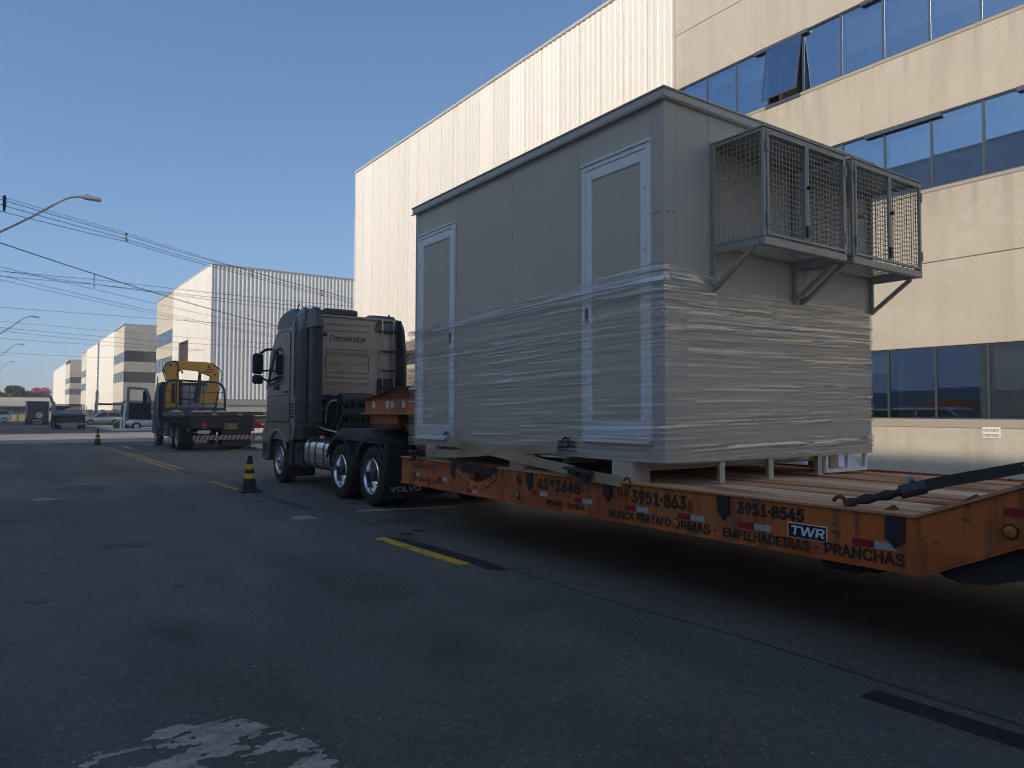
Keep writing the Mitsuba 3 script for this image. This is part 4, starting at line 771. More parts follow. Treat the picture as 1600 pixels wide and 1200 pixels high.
part(tk, 'windscreen', prism_x([(17.10, 3.55), (17.68, 2.96), (18.0, 2.06), (18.025, 2.06), (17.70, 2.98), (17.12, 3.575)], XL + .22, XR - .22), 'glass_dark')
# roof with the domed deflector lobes
roofp = [(15.70, 3.42), (15.72, 3.72), (15.95, 3.92), (16.35, 3.97), (16.75, 3.92), (17.05, 3.78), (17.12, 3.64), (16.6, 3.50)]
roofp[-1] = (16.6, 3.62); roofp[0] = (15.70, 3.60)
def lobe(x0, x1, r):
    v = []
    for y, z in roofp: v += [(x0, y, z - r), (x0 + r, y, z), (x1 - r, y, z), (x1, y, z - r)]
    return hull(v)
rf = part(tk, 'roof_fairing', lobe(XL - .004, XL + .62, .08), 'deflector', 30)
part(rf, 'lobe', lobe(XR - .62, XR + .004, .08), 'deflector', 30)
part(rf, 'centre', hull([(XL + .5, 16.0, 3.82), (XR - .5, 16.0, 3.82), (XL + .5, 16.1, 3.88), (XR - .5, 16.1, 3.88), (XL + .5, 17.0, 3.74), (XR - .5, 17.0, 3.74), (XL + .5, 17.0, 3.6), (XR - .5, 17.0, 3.6)]), 'cab_taupe', 30)
part(tk, 'sun_visor', hull([(XL + .06, 17.1, 3.60), (XR - .06, 17.1, 3.60), (XL + .06, 17.42, 3.42), (XR - .06, 17.42, 3.42), (XL + .06, 17.40, 3.38), (XR - .06, 17.40, 3.38), (XL + .06, 17.08, 3.55), (XR - .06, 17.08, 3.55)]), 'deflector_dark')
part(tk, 'roof_hatch', box(5.95, 6.75, 15.9, 16.7, 3.845, 3.985, .03), 'plastic_grey')
part(tk, 'roof_edge', box(XL + .1, XR - .05, 15.70, 15.80, 3.77, 3.82, .01), 'cab_taupe')
part(tk, 'horn', tube([(XR - .25, 15.95, 3.85), (XR - .2, 15.9, 3.95)], .02, 6), 'plastic_black')
# side deflectors: the left one long, in two folds
def deflector(pts, z0, z1, m, lean=0.0):
    p = np.array(pts, float); q = arc(np.c_[p, np.zeros(len(p))], 6)[:, :2]; t = np.gradient(q, axis=0); t /= np.linalg.norm(t, axis=1, keepdims=True); n_ = np.stack([-t[:, 1], t[:, 0]], 1)
    return prism_z(Polygon(np.vstack([q, (q + n_ * .03)[::-1]])), z0, z1)
dl = [(XL + .0, 15.80), (XL - .0, 15.45), (XL + .03, 15.12), (XL + .05, 15.13), (XL + .04, 15.05), (XL + .04, 14.75), (XL + .12, 14.50)]
df = part(tk, 'side_deflector', deflector(dl, 1.88, 3.40, 'deflector_dark'), 'deflector_dark', 40, label='long black deflector behind the driver door')
part(df, 'lower_skirt', deflector(dl, 1.42, 1.87, 'deflector_dark'), 'plastic_black', 40)
for y0, y1, h in ((15.14, 15.78, 3.90), (14.52, 15.11, 3.84)):    # rounded tops of both folds
    v = []
    for a in np.linspace(0, np.pi, 12):
        y = (y0 + y1) / 2 + (y1 - y0) / 2 * math.cos(a); z = 3.41 + (h - 3.41) * math.sin(a) ** .6
        v += [(XL + .005, y, min(z, 3.8)), (XL + .05, y, z), (XL + .13, y, z - .01), (XL + .14, y, 3.41), (XL + .005, y, 3.41)]
    part(df, 'top_fold', hull(v), 'deflector', 40)
part(df, 'bracket', cat(box(XL + .10, XL + .27, 14.56, 14.62, 3.20, 3.29, .02), box(XL + .1, XL + .26, 14.56, 14.6, 1.90, 1.94), disc('y', (XL + .20, 14.56, 1.72), .04, .06, 12)), 'plastic_black')
part(df, 'bright_strip', box(XL - .022, XL - .001, 15.82, 15.93, 1.95, 3.62, .006), 'cab_taupe_side')
part(tk, 'side_deflector', prism_x([(15.79, 1.5), (15.79, 3.74), (15.66, 3.80), (15.48, 3.55), (15.36, 2.9), (15.34, 1.5)], XR - .07, XR - .01), 'deflector_dark')
# back wall with pressed ribs, number panel, lettering
YB = 15.78
bk = part(tk, 'back_wall', box(XL + .08, XR - .12, YB - .02, YB - .001, 1.26, 3.78, .008), 'cab_taupe')
for z in (3.62, 3.48, 3.06, 2.98, 2.42, 2.31, 2.26): part(bk, 'pressed_rib', hull([(5.92, YB - .021, z - .022), (6.95, YB - .021, z - .022), (5.92, YB - .021, z + .022), (6.95, YB - .021, z + .022), (5.95, YB - .038, z - .008), (6.92, YB - .038, z - .008), (5.95, YB - .038, z + .004), (6.92, YB - .038, z + .004)]), 'cab_taupe')
fr = rounded([(5.92, 2.52), (6.97, 2.52), (6.97, 2.93), (5.92, 2.93)], .06)
part(bk, 'number_panel', prism_y(fr.difference(fr.buffer(-.014)), YB - .034, YB - .021), 'joint_dark')
lp = Polygon([(5.98, 1.98), (6.2, 2.2), (6.75, 2.2), (6.97, 1.98), (6.97, 1.5), (5.98, 1.5)])
part(bk, 'lower_pressing', prism_y(lp.difference(lp.buffer(-.02)), YB - .036, YB - .021), 'cab_taupe')
part(bk, 'lettering', back_text('Transervice', 5.98, 6.86, 3.24, .13, YB - .0225, slant=.22), 'print_dark')
part(bk, 'lettering', back_text('CLU-3H01', 5.95, 6.32, 2.70, .075, YB - .0225), 'brass_dull'); part(bk, 'lettering', back_text('P.N.K.E.M', 6.50, 6.90, 2.70, .06, YB - .0225), 'brass_dull')
lad = part(tk, 'ladder', cat(tube([(7.27, YB - .13, 1.9), (7.25, YB - .13, 3.80)], .016, 8), tube([(7.56, YB - .13, 1.95), (7.54, YB - .13, 3.78)], .016, 8)), 'chrome', 30)
for z in (3.52, 3.05, 2.60, 2.20): part(lad, 'rung', box(7.23, 7.59, YB - .15, YB - .10, z - .025, z + .025, .01), 'plastic_black')
part(tk, 'back_box', box(7.18, 7.66, YB - .10, YB - .021, 1.6, 2.42, .02), 'plastic_black')
# services behind the cab: exhaust box, cylinders, coiled lines, hoses
mc = part(tk, 'service_rack', cat(box(5.95, 6.9, 14.75, 15.5, 1.05, 1.42), box(5.75, 7.2, 15.35, 15.6, 1.42, 2.0, .03)), 'black_steel')
part(mc, 'air_cylinder', cat(*[lathe([(0, 0), (.13, .0), (.15, .03), (.15, .72), (.13, .75), (0, .75)], 'x', (6.0, 15.1, z), 18) for z in (1.60, 1.90)]), 'dark_steel', 30)
t = np.linspace(0, 22 * np.pi, 330)
for i, (x, m) in enumerate(((6.05, 'black_steel'), (6.2, 'plastic_black'), (6.72, 'black_steel'))):
    u = t / t[-1]; part(mc, 'coiled_line', tube(np.stack([x + .28 * u * (1 if i < 2 else -1) + .045 * np.cos(t), 14.75 - .3 * u + .045 * np.sin(t), 1.95 - .45 * np.sin(u * np.pi) + .045 * np.cos(t + 1) * .3], 1), .011, 5), m, 40)
rng = np.random.default_rng(4)
for i in range(9):
    x = 5.75 + .15 * i; part(mc, 'hose', tube(arc([(x, 15.6, 1.95 - .1 * (i % 2)), (x + rng.uniform(-.1, .1), 15.2, 1.98 + rng.uniform(-.1, .06)), (x + rng.uniform(-.1, .1), 14.8, 1.7), (x + rng.uniform(-.2, .2), 14.7, 1.2)], 6), .016, 6), ('black_steel', 'plastic_grey', 'dark_steel')[i % 3], 40)
part(mc, 'pipe', tube(arc([(5.62, 14.9, 1.4), (5.60, 14.8, 1.7), (5.66, 14.75, 1.85), (5.8, 14.75, 1.88)], 6), .02, 8), 'zinc', 30)
# chassis
part(tk, 'chassis_rail', cat(box(6.05, 6.13, 10.95, 17.8, .78, 1.06), box(6.87, 6.95, 10.95, 17.8, .78, 1.06), *[box(6.13, 6.87, y - .05, y + .05, .8, 1.0) for y in (11.1, 12.5, 14.2, 15.5)]), 'black_steel')
part(tk, 'fifth_wheel', prism_z(Polygon([(6.1, 11.6), (6.9, 11.6), (6.95, 12.6), (6.5, 12.85), (6.05, 12.6)]), 1.2, 1.27), 'dark_steel')
for y in (W2, W3): part(tk, 'axle', cat(tube([(5.6, y, .52), (7.4, y, .52)], .09, 12), lathe([(0, -.2), (.2, -.12), (.24, 0), (.2, .12), (0, .2)], 'y', (6.5, y, .52), 16)), 'black_steel', 30)
part(tk, 'axle', box(5.5, 7.5, W1 - .06, W1 + .06, .45, .57), 'black_steel')
part(tk, 'gearbox', box(6.2, 6.8, 14.6, 17.2, .42, .78, .06), 'black_steel')
for cx, fc in ((5.277, -1), (7.723, 1)):
    wheel(tk, cx, W1, .52, .30, fc, 'front')
    for y in (W2, W3): wheel(tk, cx, y, .52, .28, fc, 'drive', True)
# fuel tank with straps
for cx, s in ((5.31, 1), (7.69, -1)):
    sec = rounded([(cx, .44), (cx + s * .58, .44), (cx + s * .58, 1.08), (cx, 1.08)], .2)
    ft = part(tk, 'fuel_tank', prism_y(sec, 13.84, 15.25), 'chrome', 40)
    ring = sec.buffer(.008).difference(sec.buffer(-.002))
    for y in (14.15, 14.62, 15.0): part(ft, 'strap', prism_y(ring, y, y + .05), 'dark_steel')
    part(ft, 'end_rim', cat(prism_y(ring, 13.82, 13.85), prism_y(ring, 15.24, 15.27)), 'chrome'); part(ft, 'filler_cap', lathe([(0, .05), (.05, .05), (.055, 0), (0, 0)], 'z', (cx + s * .22, 14.85, 1.08), 14), 'zinc')
    part(ft, 'warning_tag', box(cx - s * .006, cx - s * .001, 13.95, 14.05, .60, .68), 'amber')
part(tk, 'battery_box', cat(box(5.34, 5.75, 15.32, 15.95, .42, 1.0, .03), box(5.30, 5.34, 15.36, 15.9, .5, .95)), 'plastic_black')
part(tk, 'step', cat(box(5.27, 5.6, 15.98, 16.25, .42, 1.0, .03), box(5.27, 5.8, 15.30, 16.0, 1.02, 1.30, .03)), 'plastic_black')
part(tk, 'air_valve', cat(disc('x', (5.26, 15.65, .80), .06, .08, 12), disc('x', (5.27, 15.42, .88), .04, .05, 12), tube([(5.3, 15.3, 1.06), (5.3, 15.9, 1.06)], .02, 8), tube([(5.32, 15.3, 1.16), (5.32, 15.9, 1.16)], .02, 8)), 'dark_steel', 30)
part(tk, 'catwalk_rail', tube(arc([(5.35, 15.8, 1.38), (5.4, 15.1, 1.38), (5.45, 14.5, 1.28), (5.6, 14.2, 1.22)], 6), .018, 6), 'zinc', 30)
# mudguards over the drive wheels with ribbed filler panels, mud flaps
def ringpoly(y, r0, r1, a0, a1): 
    th = np.radians(np.linspace(a0, a1, 26)); return Polygon(np.vstack([np.stack([y + r1 * np.cos(th), .52 + r1 * np.sin(th)], 1), np.stack([y + r0 * np.cos(th), .52 + r0 * np.sin(th)], 1)[::-1]]))
for x0, x1, xo in ((5.26, 5.95, 5.255), (7.05, 7.74, 7.745)):
    arcs = unary_union([ringpoly(W2, .635, .67, 25, 172).intersection(sbox(0, 0, 20, 1.195)), ringpoly(W3, .635, .67, 5, 150).intersection(sbox(0, 0, 20, 1.195))])
    g_ = part(tk, 'mudguard', prism_x(arcs, x0, x1), 'plastic_grey', 30)
    part(g_, 'top', hull([(x0, W2 + .15, 1.19), (x1, W2 + .15, 1.19), (x0, W3 - .1, 1.19), (x1, W3 - .1, 1.19), (x0 + .02, W2 - .05, 1.335), (x1 - .02, W2 - .05, 1.335), (x0 + .02, W3 + .1, 1.335), (x1 - .02, W3 + .1, 1.335), (x0, W2 + .4, 1.12), (x1, W2 + .4, 1.12), (x0, W3 - .45, 1.10), (x1, W3 - .45, 1.10)]), 'plastic_grey', 30)
    part(g_, 'edge', prism_x(unary_union([ringpoly(W2, .63, .685, 20, 150), ringpoly(W3, .63, .685, 10, 120)]).intersection(sbox(0, .6, 20, 1.21)), xo - .012, xo + .012), 'plastic_black', 30)
    part(g_, 'spray_panel', cat(*[box(x0 + .06, x0 + .09, y, y + .022, .62, 1.17) for y in np.arange(12.30, 12.74, .037)]), 'plastic_black', kind='stuff')
rr = [(5.27 + .037 * i) for i in range(28)]
part(tk, 'rear_spray_panel', cat(box(5.25, 7.75, 11.075, 11.09, .86, 1.14), *[box(x, x + .018, 11.05, 11.075, .88, 1.13) for x in np.arange(5.27, 7.73, .037)]), 'plastic_grey', kind='stuff')
part(tk, 'rear_light', cat(box(5.95, 6.25, 10.92, 10.95, .86, .96), box(6.75, 7.05, 10.92, 10.95, .86, .96)), 'reflector_red')
for x0 in (5.22, 7.06):
    f_ = part(tk, 'mud_flap', box(x0, x0 + .72, 11.02, 11.04, .20, .86, .004), 'rubber'); part(f_, 'lettering', back_text('VOLVO', x0 + .06, x0 + .62, .315, .085, 11.019), 'print_grey')
f_ = part(tk, 'mud_flap', box(5.29, 5.90, 16.26, 16.28, .18, .75, .004), 'rubber'); part(f_, 'lettering', back_text('VOLVO', 5.36, 5.82, .24, .06, 16.259), 'plastic_grey')
part(tk, 'mudguard_stay', box(5.24, 5.27, 11.13, 11.19, .62, 1.13, .006), 'dark_steel')
# mirrors on the left
for s, x in ((-1, XL), (1, XR)):
    mr = part(tk, 'mirror', cat(box(x + s * .16, x + s * .40, 17.58, 17.74, 2.52, 3.02, .05), box(x + s * .16, x + s * .40, 17.58, 17.72, 2.29, 2.50, .04)), 'plastic_black', 30)
    part(mr, 'arm', cat(tube(arc([(x, 17.5, 3.12), (x + s * .12, 17.62, 3.10), (x + s * .22, 17.66, 3.02)], 6), .032, 8), tube([(x, 17.7, 2.62), (x + s * .2, 17.66, 2.60)], .022, 8), tube(arc([(x, 17.72, 2.35), (x + s * .1, 17.68, 2.40), (x + s * .2, 17.66, 2.45)], 5), .025, 8)), 'plastic_black', 30)
    part(mr, 'glass', cat(box(x + s * .18, x + s * .38, 17.574, 17.579, 2.56, 2.98), box(x + s * .18, x + s * .38, 17.574, 17.579, 2.32, 2.47)), 'glass_dark')
part(tk, 'aerial', tube([(XL + .15, 16.2, 3.9), (XL + .15, 16.0, 4.05)], .012, 5), 'plastic_black')
# ---------------------------------------------------------------- traffic cones
def cone(x, y, lab):
    c = thing('traffic_cone', lab, 'traffic cone', 'black and yellow traffic cones on the centre line'); k = .73
    R = lambda z: .155 - .118 * (z / .73)
    def seg(a, b, m, nm): part(c, nm, lathe([(R(a) - .012, a), (R(a), a), (R(b), b), (R(b) - .012, b)], 'z', (x, y, 0), 28), m, 30)
    part(c, 'base', cat(box(x - .2, x + .2, y - .2, y + .2, .004, .035, .012), lathe([(0, .035), (.175, .035), (.16, .055), (0, .055)], 'z', (x, y, 0), 24)), 'cone_black')
    seg(.055, .275, 'cone_black', 'body'); seg(.276, .375, 'cone_yellow', 'band'); seg(.376, .46, 'cone_black', 'body'); seg(.461, .565, 'cone_yellow', 'band'); seg(.566, .69, 'cone_black', 'body')
    part(c, 'cap', lathe([(.043, .69), (.045, .72), (.03, .735), (0, .735)], 'z', (x, y, 0), 20), 'cone_black', 30)
cone(4.18, 15.30, 'black and yellow striped cone beside the tractor truck front wheel')
cone(3.80, 40.0, 'small far cone at the end of the double yellow line')

# ---------------------------------------------------------------- street lamps
def lamp(y, reach, h, lab):
    l = thing('street_lamp', lab, 'street lamp', 'street lamps along the left side'); X0 = -1.6
    part(l, 'pole', tube([(X0, y, 0), (X0, y, h - 1.9)], [.11, .08], 12), 'lamp_grey', 30)
    part(l, 'arm', tube(arc([(X0 + (reach - .55 - X0) * u, y, h - d) for u, d in ((0, 2.6), (.15, 2.15), (.36, 1.62), (.62, .90), (.82, .28), (.91, .08), (1, 0))], 8), .035, 8), 'lamp_grey', 30)
    hd = part(l, 'head', hull([(reach - .66, y - .05, h - .03), (reach - .66, y + .05, h - .03), (reach - .66, y, h + .06), (reach - .45, y - .13, h - .07), (reach - .45, y + .13, h - .07), (reach - .4, y - .08, h + .06), (reach - .4, y + .08, h + .06), (reach, y - .12, h - .06), (reach, y + .12, h - .06), (reach, y - .09, h + .02), (reach, y + .09, h + .02)]), 'lamp_grey', 20)
    part(hd, 'lens', box(reach - .42, reach - .04, y - .10, y + .10, h - .085, h - .062, .006), 'lamp_lens'); part(hd, 'photocell', disc('z', (reach - .42, y, h + .055), .035, .04, 10), 'plastic_black')
lamp(29.0, 2.68, 9.05, 'nearest and largest street lamp, its arm rising from the left edge'); lamp(68.0, 2.26, 8.97, 'second street lamp from the front, half as large')
lamp(98.0, 1.92, 9.0, 'third street lamp along the left'); lamp(134.0, 1.5, 9.0, 'farthest and smallest street lamp')

# ---------------------------------------------------------------- overhead cables
def sag(p, q, s, n=24):
    t = np.linspace(0, 1, n); p, q = np.array(p, float), np.array(q, float); w = p + (q - p) * t[:, None]; w[:, 2] -= 4 * s * t * (1 - t); return w
def cable(p, q, s=.25, r=.010, lab=None):
    solo('overhead_cable', tube(sag(p, q, s), r, 5), 'cable_black', lab, 'cable', 40, 'thin overhead cables')
E0, D = np.array((4.45, 37.0)), np.array((12.4, 9.5)) / 15.62
def P3(s, z, o=0.0): return (E0[0] + D[0] * s - D[1] * o, E0[1] + D[1] * s + D[0] * o, z)
cc = thing('power_line', 'three-phase power line with spacers crossing diagonally above the street', 'power line')
for k, (dz, o, zz) in enumerate(((.17, 0, .12), (.03, .12, -.05), (-.13, 0, -.42))):
    part(cc, 'conductor', tube(np.vstack([sag(P3(-9.5, 9.55 + zz, o), P3(0, 9.45 + dz, o), .05), sag(P3(0, 9.45 + dz, o), P3(8.9, 9.45 + dz, o), .06)[1:], sag(P3(8.9, 9.45 + dz, o), P3(16.2, 9.5 + dz, o), .05)[1:], sag(P3(16.2, 9.5 + dz, o), P3(34, 10 + dz, o), .2)[1:]]), .012, 6), 'cable_black', 40)
part(cc, 'conductor', tube(np.vstack([sag(P3(-9.5, 9.8), P3(0, 9.72), .05), sag(P3(0, 9.72), P3(16.2, 9.72), .1)[1:], sag(P3(16.2, 9.72), P3(34, 10.2), .2)[1:]]), .009, 5), 'cable_black', 40)
for s in (0, 8.9, 16.2):
    x, y, z = P3(s, 9.5); part(cc, 'spacer', cat(bar((x, y, z + .22), (x, y, z - .16), .035, .03), bar(P3(s, 9.46, -.02), P3(s, 9.52, .17), .03, .03), bar(P3(s, 9.35, -.1), P3(s, 9.5, .0), .03, .03), *[disc('z', (x, y, z + d), .05, .06, 8) for d in (.14, -.18)]), 'insulator')
x, y, z = P3(-7.4, 9.7); part(cc, 'tap_clamp', cat(box(x - .08, x + .08, y - .05, y + .05, z - .08, z + .05), box(x - .05, x + .05, y - .04, y + .04, z - .42, z - .28)), 'insulator')
part(cc, 'jumper', tube(arc([(x, y, z - .3), (x + .35, y + .2, z - .42), (x + .3, y + .2, z - .95), (x - .2, y, z - 1.0), (x - .6, y - .3, z - .75)], 8), .014, 6), 'cable_black', 40)
part(cc, 'fuse_switch', cat(lathe([(0, -.2), (.05, -.2), (.06, -.1), (.045, 0), (.06, .08), (.03, .2), (0, .2)], 'z', (-.1, 30.6, 8.9), 12), box(-.14, -.06, 30.55, 30.65, 8.55, 8.7)), 'cable_black', 30)
th = solo('overhead_cable', tube(sag((-2.0, 29.6, 7.75), (18.1, 52.6, 7.5), .32), .018, 6), 'cable_black', 'thicker dark bundled cable that slants lowest from the left edge', 'cable', 40)
x, y = 3.3, 37.9
cp = thing('cable_pair', 'pair of nearly level cables with one upright spacer, high at the left', 'cable')
for dz in (0, .22): part(cp, 'cable', tube(np.vstack([sag((-2, 38.6, 7.72 - dz), (x, y, 7.60 - dz), .02), sag((x, y, 7.6 - dz), (22, 38.6, 7.62 - dz), .12)[1:]]), .011, 5), 'cable_black', 40)
part(cp, 'spacer', bar((x, y, 7.85), (x, y, 7.2), .03, .03), 'insulator')
CL = {34: 'thin cable just below the thick bundled cable on the left', 36: 'upper of two close thin cables slanting below the thick bundled one', 38: 'lower of two close thin cables slanting below the thick bundled one', 39: 'thin slack cable high above the pair with the spacer',
      50: 'single nearly level cable at the height of the second street lamp arm', 57: 'first thin level cable below the second street lamp', 62: 'second thin level cable below the second street lamp', 64: 'thin cable sagging most, below the second street lamp', 72: 'lowest but one of the far level cables', 90: 'farthest and lowest of the level cables'}
for p, q, s in (((-2, 34.9, 7.62), (19.5, 56, 7.6), .15), ((-2, 36.8, 7.58), (20.3, 60, 7.6), .2), ((-2, 38, 7.55), (21.2, 60.8, 7.5), .2), ((-2, 39.1, 7.9), (18, 42, 7.4), .1),
                ((-2, 50.3, 7.5), (24, 49.7, 7.5), .1), ((-2, 57.8, 7.5), (24, 63.5, 7.4), .1), ((-2, 62.2, 7.5), (26, 69.5, 7.6), .2), ((-2, 64.2, 7.5), (26, 78.2, 7.7), .25), ((-2, 72, 7.5), (30, 74, 7.5), .2), ((-2, 90, 7.5), (30, 88, 7.5), .2)):
    cable(p, q, s, .010 if p[1] < 60 else .013, CL[int(p[1])])

# ---------------------------------------------------------------- crane truck
ct = thing('crane_truck', 'dark flatbed truck with a folded yellow loader crane and its driver door open', 'truck')
X0, X1 = 6.0, 8.62
bed = part(ct, 'bed', box(X0, X1, 31.0, 36.2, 1.42, 1.56, .01), 'truck_navy'); part(bed, 'side_rail', cat(box(X0 - .03, X0 + .03, 31.0, 36.2, 1.45, 1.60), box(X1 - .03, X1 + .03, 31, 36.2, 1.45, 1.60)), 'truck_navy')
for i in range(9): part(bed, 'tie_hook', box(X0 - .05, X0 - .031, 31.3 + i * .55, 31.42 + i * .55, 1.40, 1.58), 'tarp_grey')
for i in range(7): part(bed, 'bed_board', box(X0 + .06 + i * .357, X0 + .06 + i * .357 + .345, 31.05, 36.15, 1.562, 1.585, .004), 'dark_steel')
for x, y, w in ((6.4, 35.4, .35), (7.0, 34.2, .25), (7.6, 35.0, .4), (8.1, 34.4, .3)):
    part(ct, 'strap_heap', lathe([(0, .06), (w * .35, .075), (w * .7, .03), (w, 0), (0, 0)], 'z', (x, y, 1.586), 12), 'webbing_beige', 30)
rf_ = part(ct, 'rear_frame', cat(box(X0 + .1, X1 - .02, 31.02, 31.08, .95, 1.42), box(X0 + .4, X1 - .3, 31.1, 36.2, 1.0, 1.42)), 'black_steel')
for i in range(5): part(rf_, 'reflector', box(X0 + .45 + i * .5, X0 + .62 + i * .5, 30.985, 30.998, 1.47, 1.53), 'reflector_white' if i % 2 else 'reflector_red')
bp = part(ct, 'bumper_bar', box(6.25, 8.66, 30.95, 31.05, .47, .65, .01), 'dull_white', label='striped rear bumper bar')
for i in range(14): x = 6.25 + i * .172; part(bp, 'stripe', prism_y([(x, .472), (x + .086, .472), (x + .172, .648), (x + .086, .648)], 30.944, 30.949), 'dull_red')
part(ct, 'number_plate', box(6.42, 6.88, 30.99, 31.01, .72, .86, .004), 'print_grey'); part(ct, 'warning_board', prism_y([(6.55, .92), (6.78, .92), (6.74, 1.17), (6.58, 1.17)], 30.995, 31.015), 'crane_red')
em = part(ct, 'mud_flap', box(7.35, 8.5, 30.99, 31.015, .2, 1.2, .004), 'rubber'); part(em, 'emblem', cat(*[box(7.42, 7.94, 30.982, 30.989, z, z + .05) for z in (.90, .99, 1.08)], prism_y([(7.58, .99), (7.68, .90), (7.78, .99), (7.68, 1.08)], 30.976, 30.981)), 'brass_dull')
part(ct, 'tail_light', box(8.50, 8.62, 30.98, 31.01, .8, .95), 'reflector_red'); part(ct, 'tail_light', box(6.02, 6.14, 30.98, 31.01, .8, .95), 'reflector_red')
part(ct, 'chassis', cat(box(6.85, 6.97, 31.1, 39.2, .72, 1.0), box(7.65, 7.77, 31.1, 39.2, .72, 1.0)), 'black_steel')
for y in (34.25, 32.95, 37.95):
    for cx, fc in ((X0, -1), (X1, 1)): wheel(ct, cx, y, .50, .28, fc, 'drive', y < 37, 'zinc')
    part(ct, 'axle', box(6.4, 8.2, y - .07, y + .07, .43, .57), 'black_steel')
part(ct, 'side_guard', cat(box(X0, X0 + .04, 35.1, 37.2, .55, .62), box(X0, X0 + .04, 35.1, 37.2, .85, .92), box(X0 + .05, X0 + .5, 35.3, 36.2, .5, 1.1, .04)), 'truck_navy')
# headboard hoop of tubes
hb = 35.9
part(ct, 'headboard', cat(tube(arc([(X0 + .02, hb, 1.56), (X0 + .0, hb, 2.5), (X0 + .12, hb, 2.95), (X0 + .4, hb, 3.02), (7.4, hb, 3.0), (8.2, hb, 2.97), (8.52, hb, 2.75), (8.60, hb, 2.3), (8.62, hb, 1.56)], 6), .05, 8), tube([(6.5, hb, 1.56), (6.5, hb, 3.0)], .03, 6), *[tube([(x, hb, 1.6), (x, hb, 3.0)], .018, 6) for x in (7.05, 7.65)], *[tube([(X0 + .05, hb, z), (8.6, hb, z)], .018, 6) for z in (2.0, 2.5)], box(X0 + .05, 8.6, hb - .04, hb + .04, 1.6, 1.80)), 'truck_navy', 30)
# the crane, folded across the truck: column, boom, jib, ram
cy = 36.5
kr = part(ct, 'crane', prism_y(rounded([(6.18, 1.5), (6.18, 3.2), (6.05, 3.5), (6.12, 3.85), (6.42, 3.90), (6.62, 3.7), (6.66, 3.2), (6.66, 1.5)], .04), cy - .22, cy + .22), 'crane_yellow', 30, label='yellow crane column')
part(kr, 'boom', prism_y(rounded([(6.10, 3.42), (6.12, 3.86), (6.5, 3.95), (7.8, 3.93), (8.12, 3.90), (8.34, 3.70), (8.40, 3.42), (8.22, 3.22), (7.9, 3.34), (7.5, 3.5), (6.9, 3.55), (6.6, 3.40)], .05), cy - .26, cy + .18), 'crane_yellow', 30)
part(kr, 'jib', prism_y(rounded([(8.40, 3.45), (8.40, 2.0), (7.35, 2.0), (7.42, 2.22), (7.85, 2.55), (8.06, 3.2), (8.12, 3.4)], .04), cy - .24, cy + .16), 'crane_yellow', 30)
part(kr, 'ram', cat(tube([(7.40, cy - .28, 2.05), (7.52, cy - .28, 2.9)], .13, 12), tube([(7.52, cy - .28, 2.9), (7.55, cy - .28, 3.45)], .07, 10)), 'truck_navy', 30)
part(kr, 'control_box', box(6.36, 6.50, cy - .32, cy - .22, 2.0, 2.9, .02), 'plastic_black'); part(kr, 'lower_ram', box(6.68, 6.86, cy - .1, cy + .15, 1.9, 3.0, .04), 'truck_navy')
part(kr, 'hydraulic_hose', cat(tube(arc([(6.10, cy - .27, 3.0), (5.98, cy - .27, 3.5), (6.15, cy - .29, 3.82), (6.5, cy - .29, 3.9), (6.62, cy - .29, 3.6), (6.55, cy - .29, 3.2)], 6), .025, 6), tube(arc([(8.1, cy - .27, 3.85), (8.5, cy - .27, 3.5), (8.48, cy - .27, 2.9), (8.3, cy - .27, 2.1)], 6), .022, 6), tube(arc([(6.7, cy - .2, 2.25), (7.1, cy - .25, 2.15), (7.4, cy - .25, 2.15)], 6), .04, 6)), 'cable_black', 40)
part(kr, 'marking', cat(box(7.72, 8.15, cy - .266, cy - .261, 3.44, 3.50), box(7.82, 8.2, cy - .266, cy - .261, 3.56, 3.61)), 'crane_red')
part(kr, 'pin', cat(disc('y', (6.28, cy - .31, 3.72), .05, .04, 12), disc('y', (7.95, cy - .31, 3.72), .05, .04, 12), disc('y', (8.22, cy - .29, 3.36), .05, .04, 12), disc('y', (7.5, cy - .29, 2.1), .05, .04, 12), disc('y', (6.78, cy - .30, 3.42), .05, .04, 12)), 'plastic_black', 30)
part(ct, 'cab', cat(hull([(X0 + .04, 37.3, .6), (X1 - .04, 37.3, .6), (X0 + .04, 37.3, 2.85), (X1 - .04, 37.3, 2.85), (X0 + .14, 37.4, 3.0), (X1 - .14, 37.4, 3.0), (X0 + .14, 38.9, 2.95), (X1 - .14, 38.9, 2.95), (X0 + .06, 39.35, 1.7), (X1 - .06, 39.35, 1.7), (X0 + .06, 39.4, .55), (X1 - .06, 39.4, .55)])), 'truck_navy', 30)
part(ct, 'cab_back', box(X0 + .3, X1 - .15, 37.27, 37.298, 1.6, 2.83, .01), 'cab_pale')
part(ct, 'grab_bar', cat(tube([(X0 - .06, 37.35, 1.2), (X0 - .06, 37.35, 2.8)], .03, 6), box(X0 - .02, X0 + .02, 37.4, 37.7, 1.3, 2.75), tube([(X0 - .14, 36.9, 1.9), (X0 - .14, 36.9, 3.2)], .025, 6)), 'truck_grey', 30)
dy = 38.85; op = rounded([(4.98, 2.02), (5.72, 2.02), (5.72, 2.40), (5.62, 2.62), (4.98, 2.66)], .06); leafp = rounded([(4.86, 1.22), (5.95, 1.18), (5.90, 2.3), (5.72, 2.72), (5.2, 2.78), (4.86, 2.78)], .08)
dr_ = part(ct, 'open_door', prism_y(leafp.difference(op), dy, dy + .07), 'truck_grey', label='driver door swung wide open')
part(dr_, 'inner_trim', prism_y(rounded([(4.95, 1.25), (5.93, 1.22), (5.88, 2.0), (4.95, 2.0)], .04), dy - .035, dy - .001), 'truck_navy'); part(dr_, 'arm_rest', box(5.05, 5.7, dy - .09, dy - .036, 1.72, 1.80, .02), 'plastic_black')
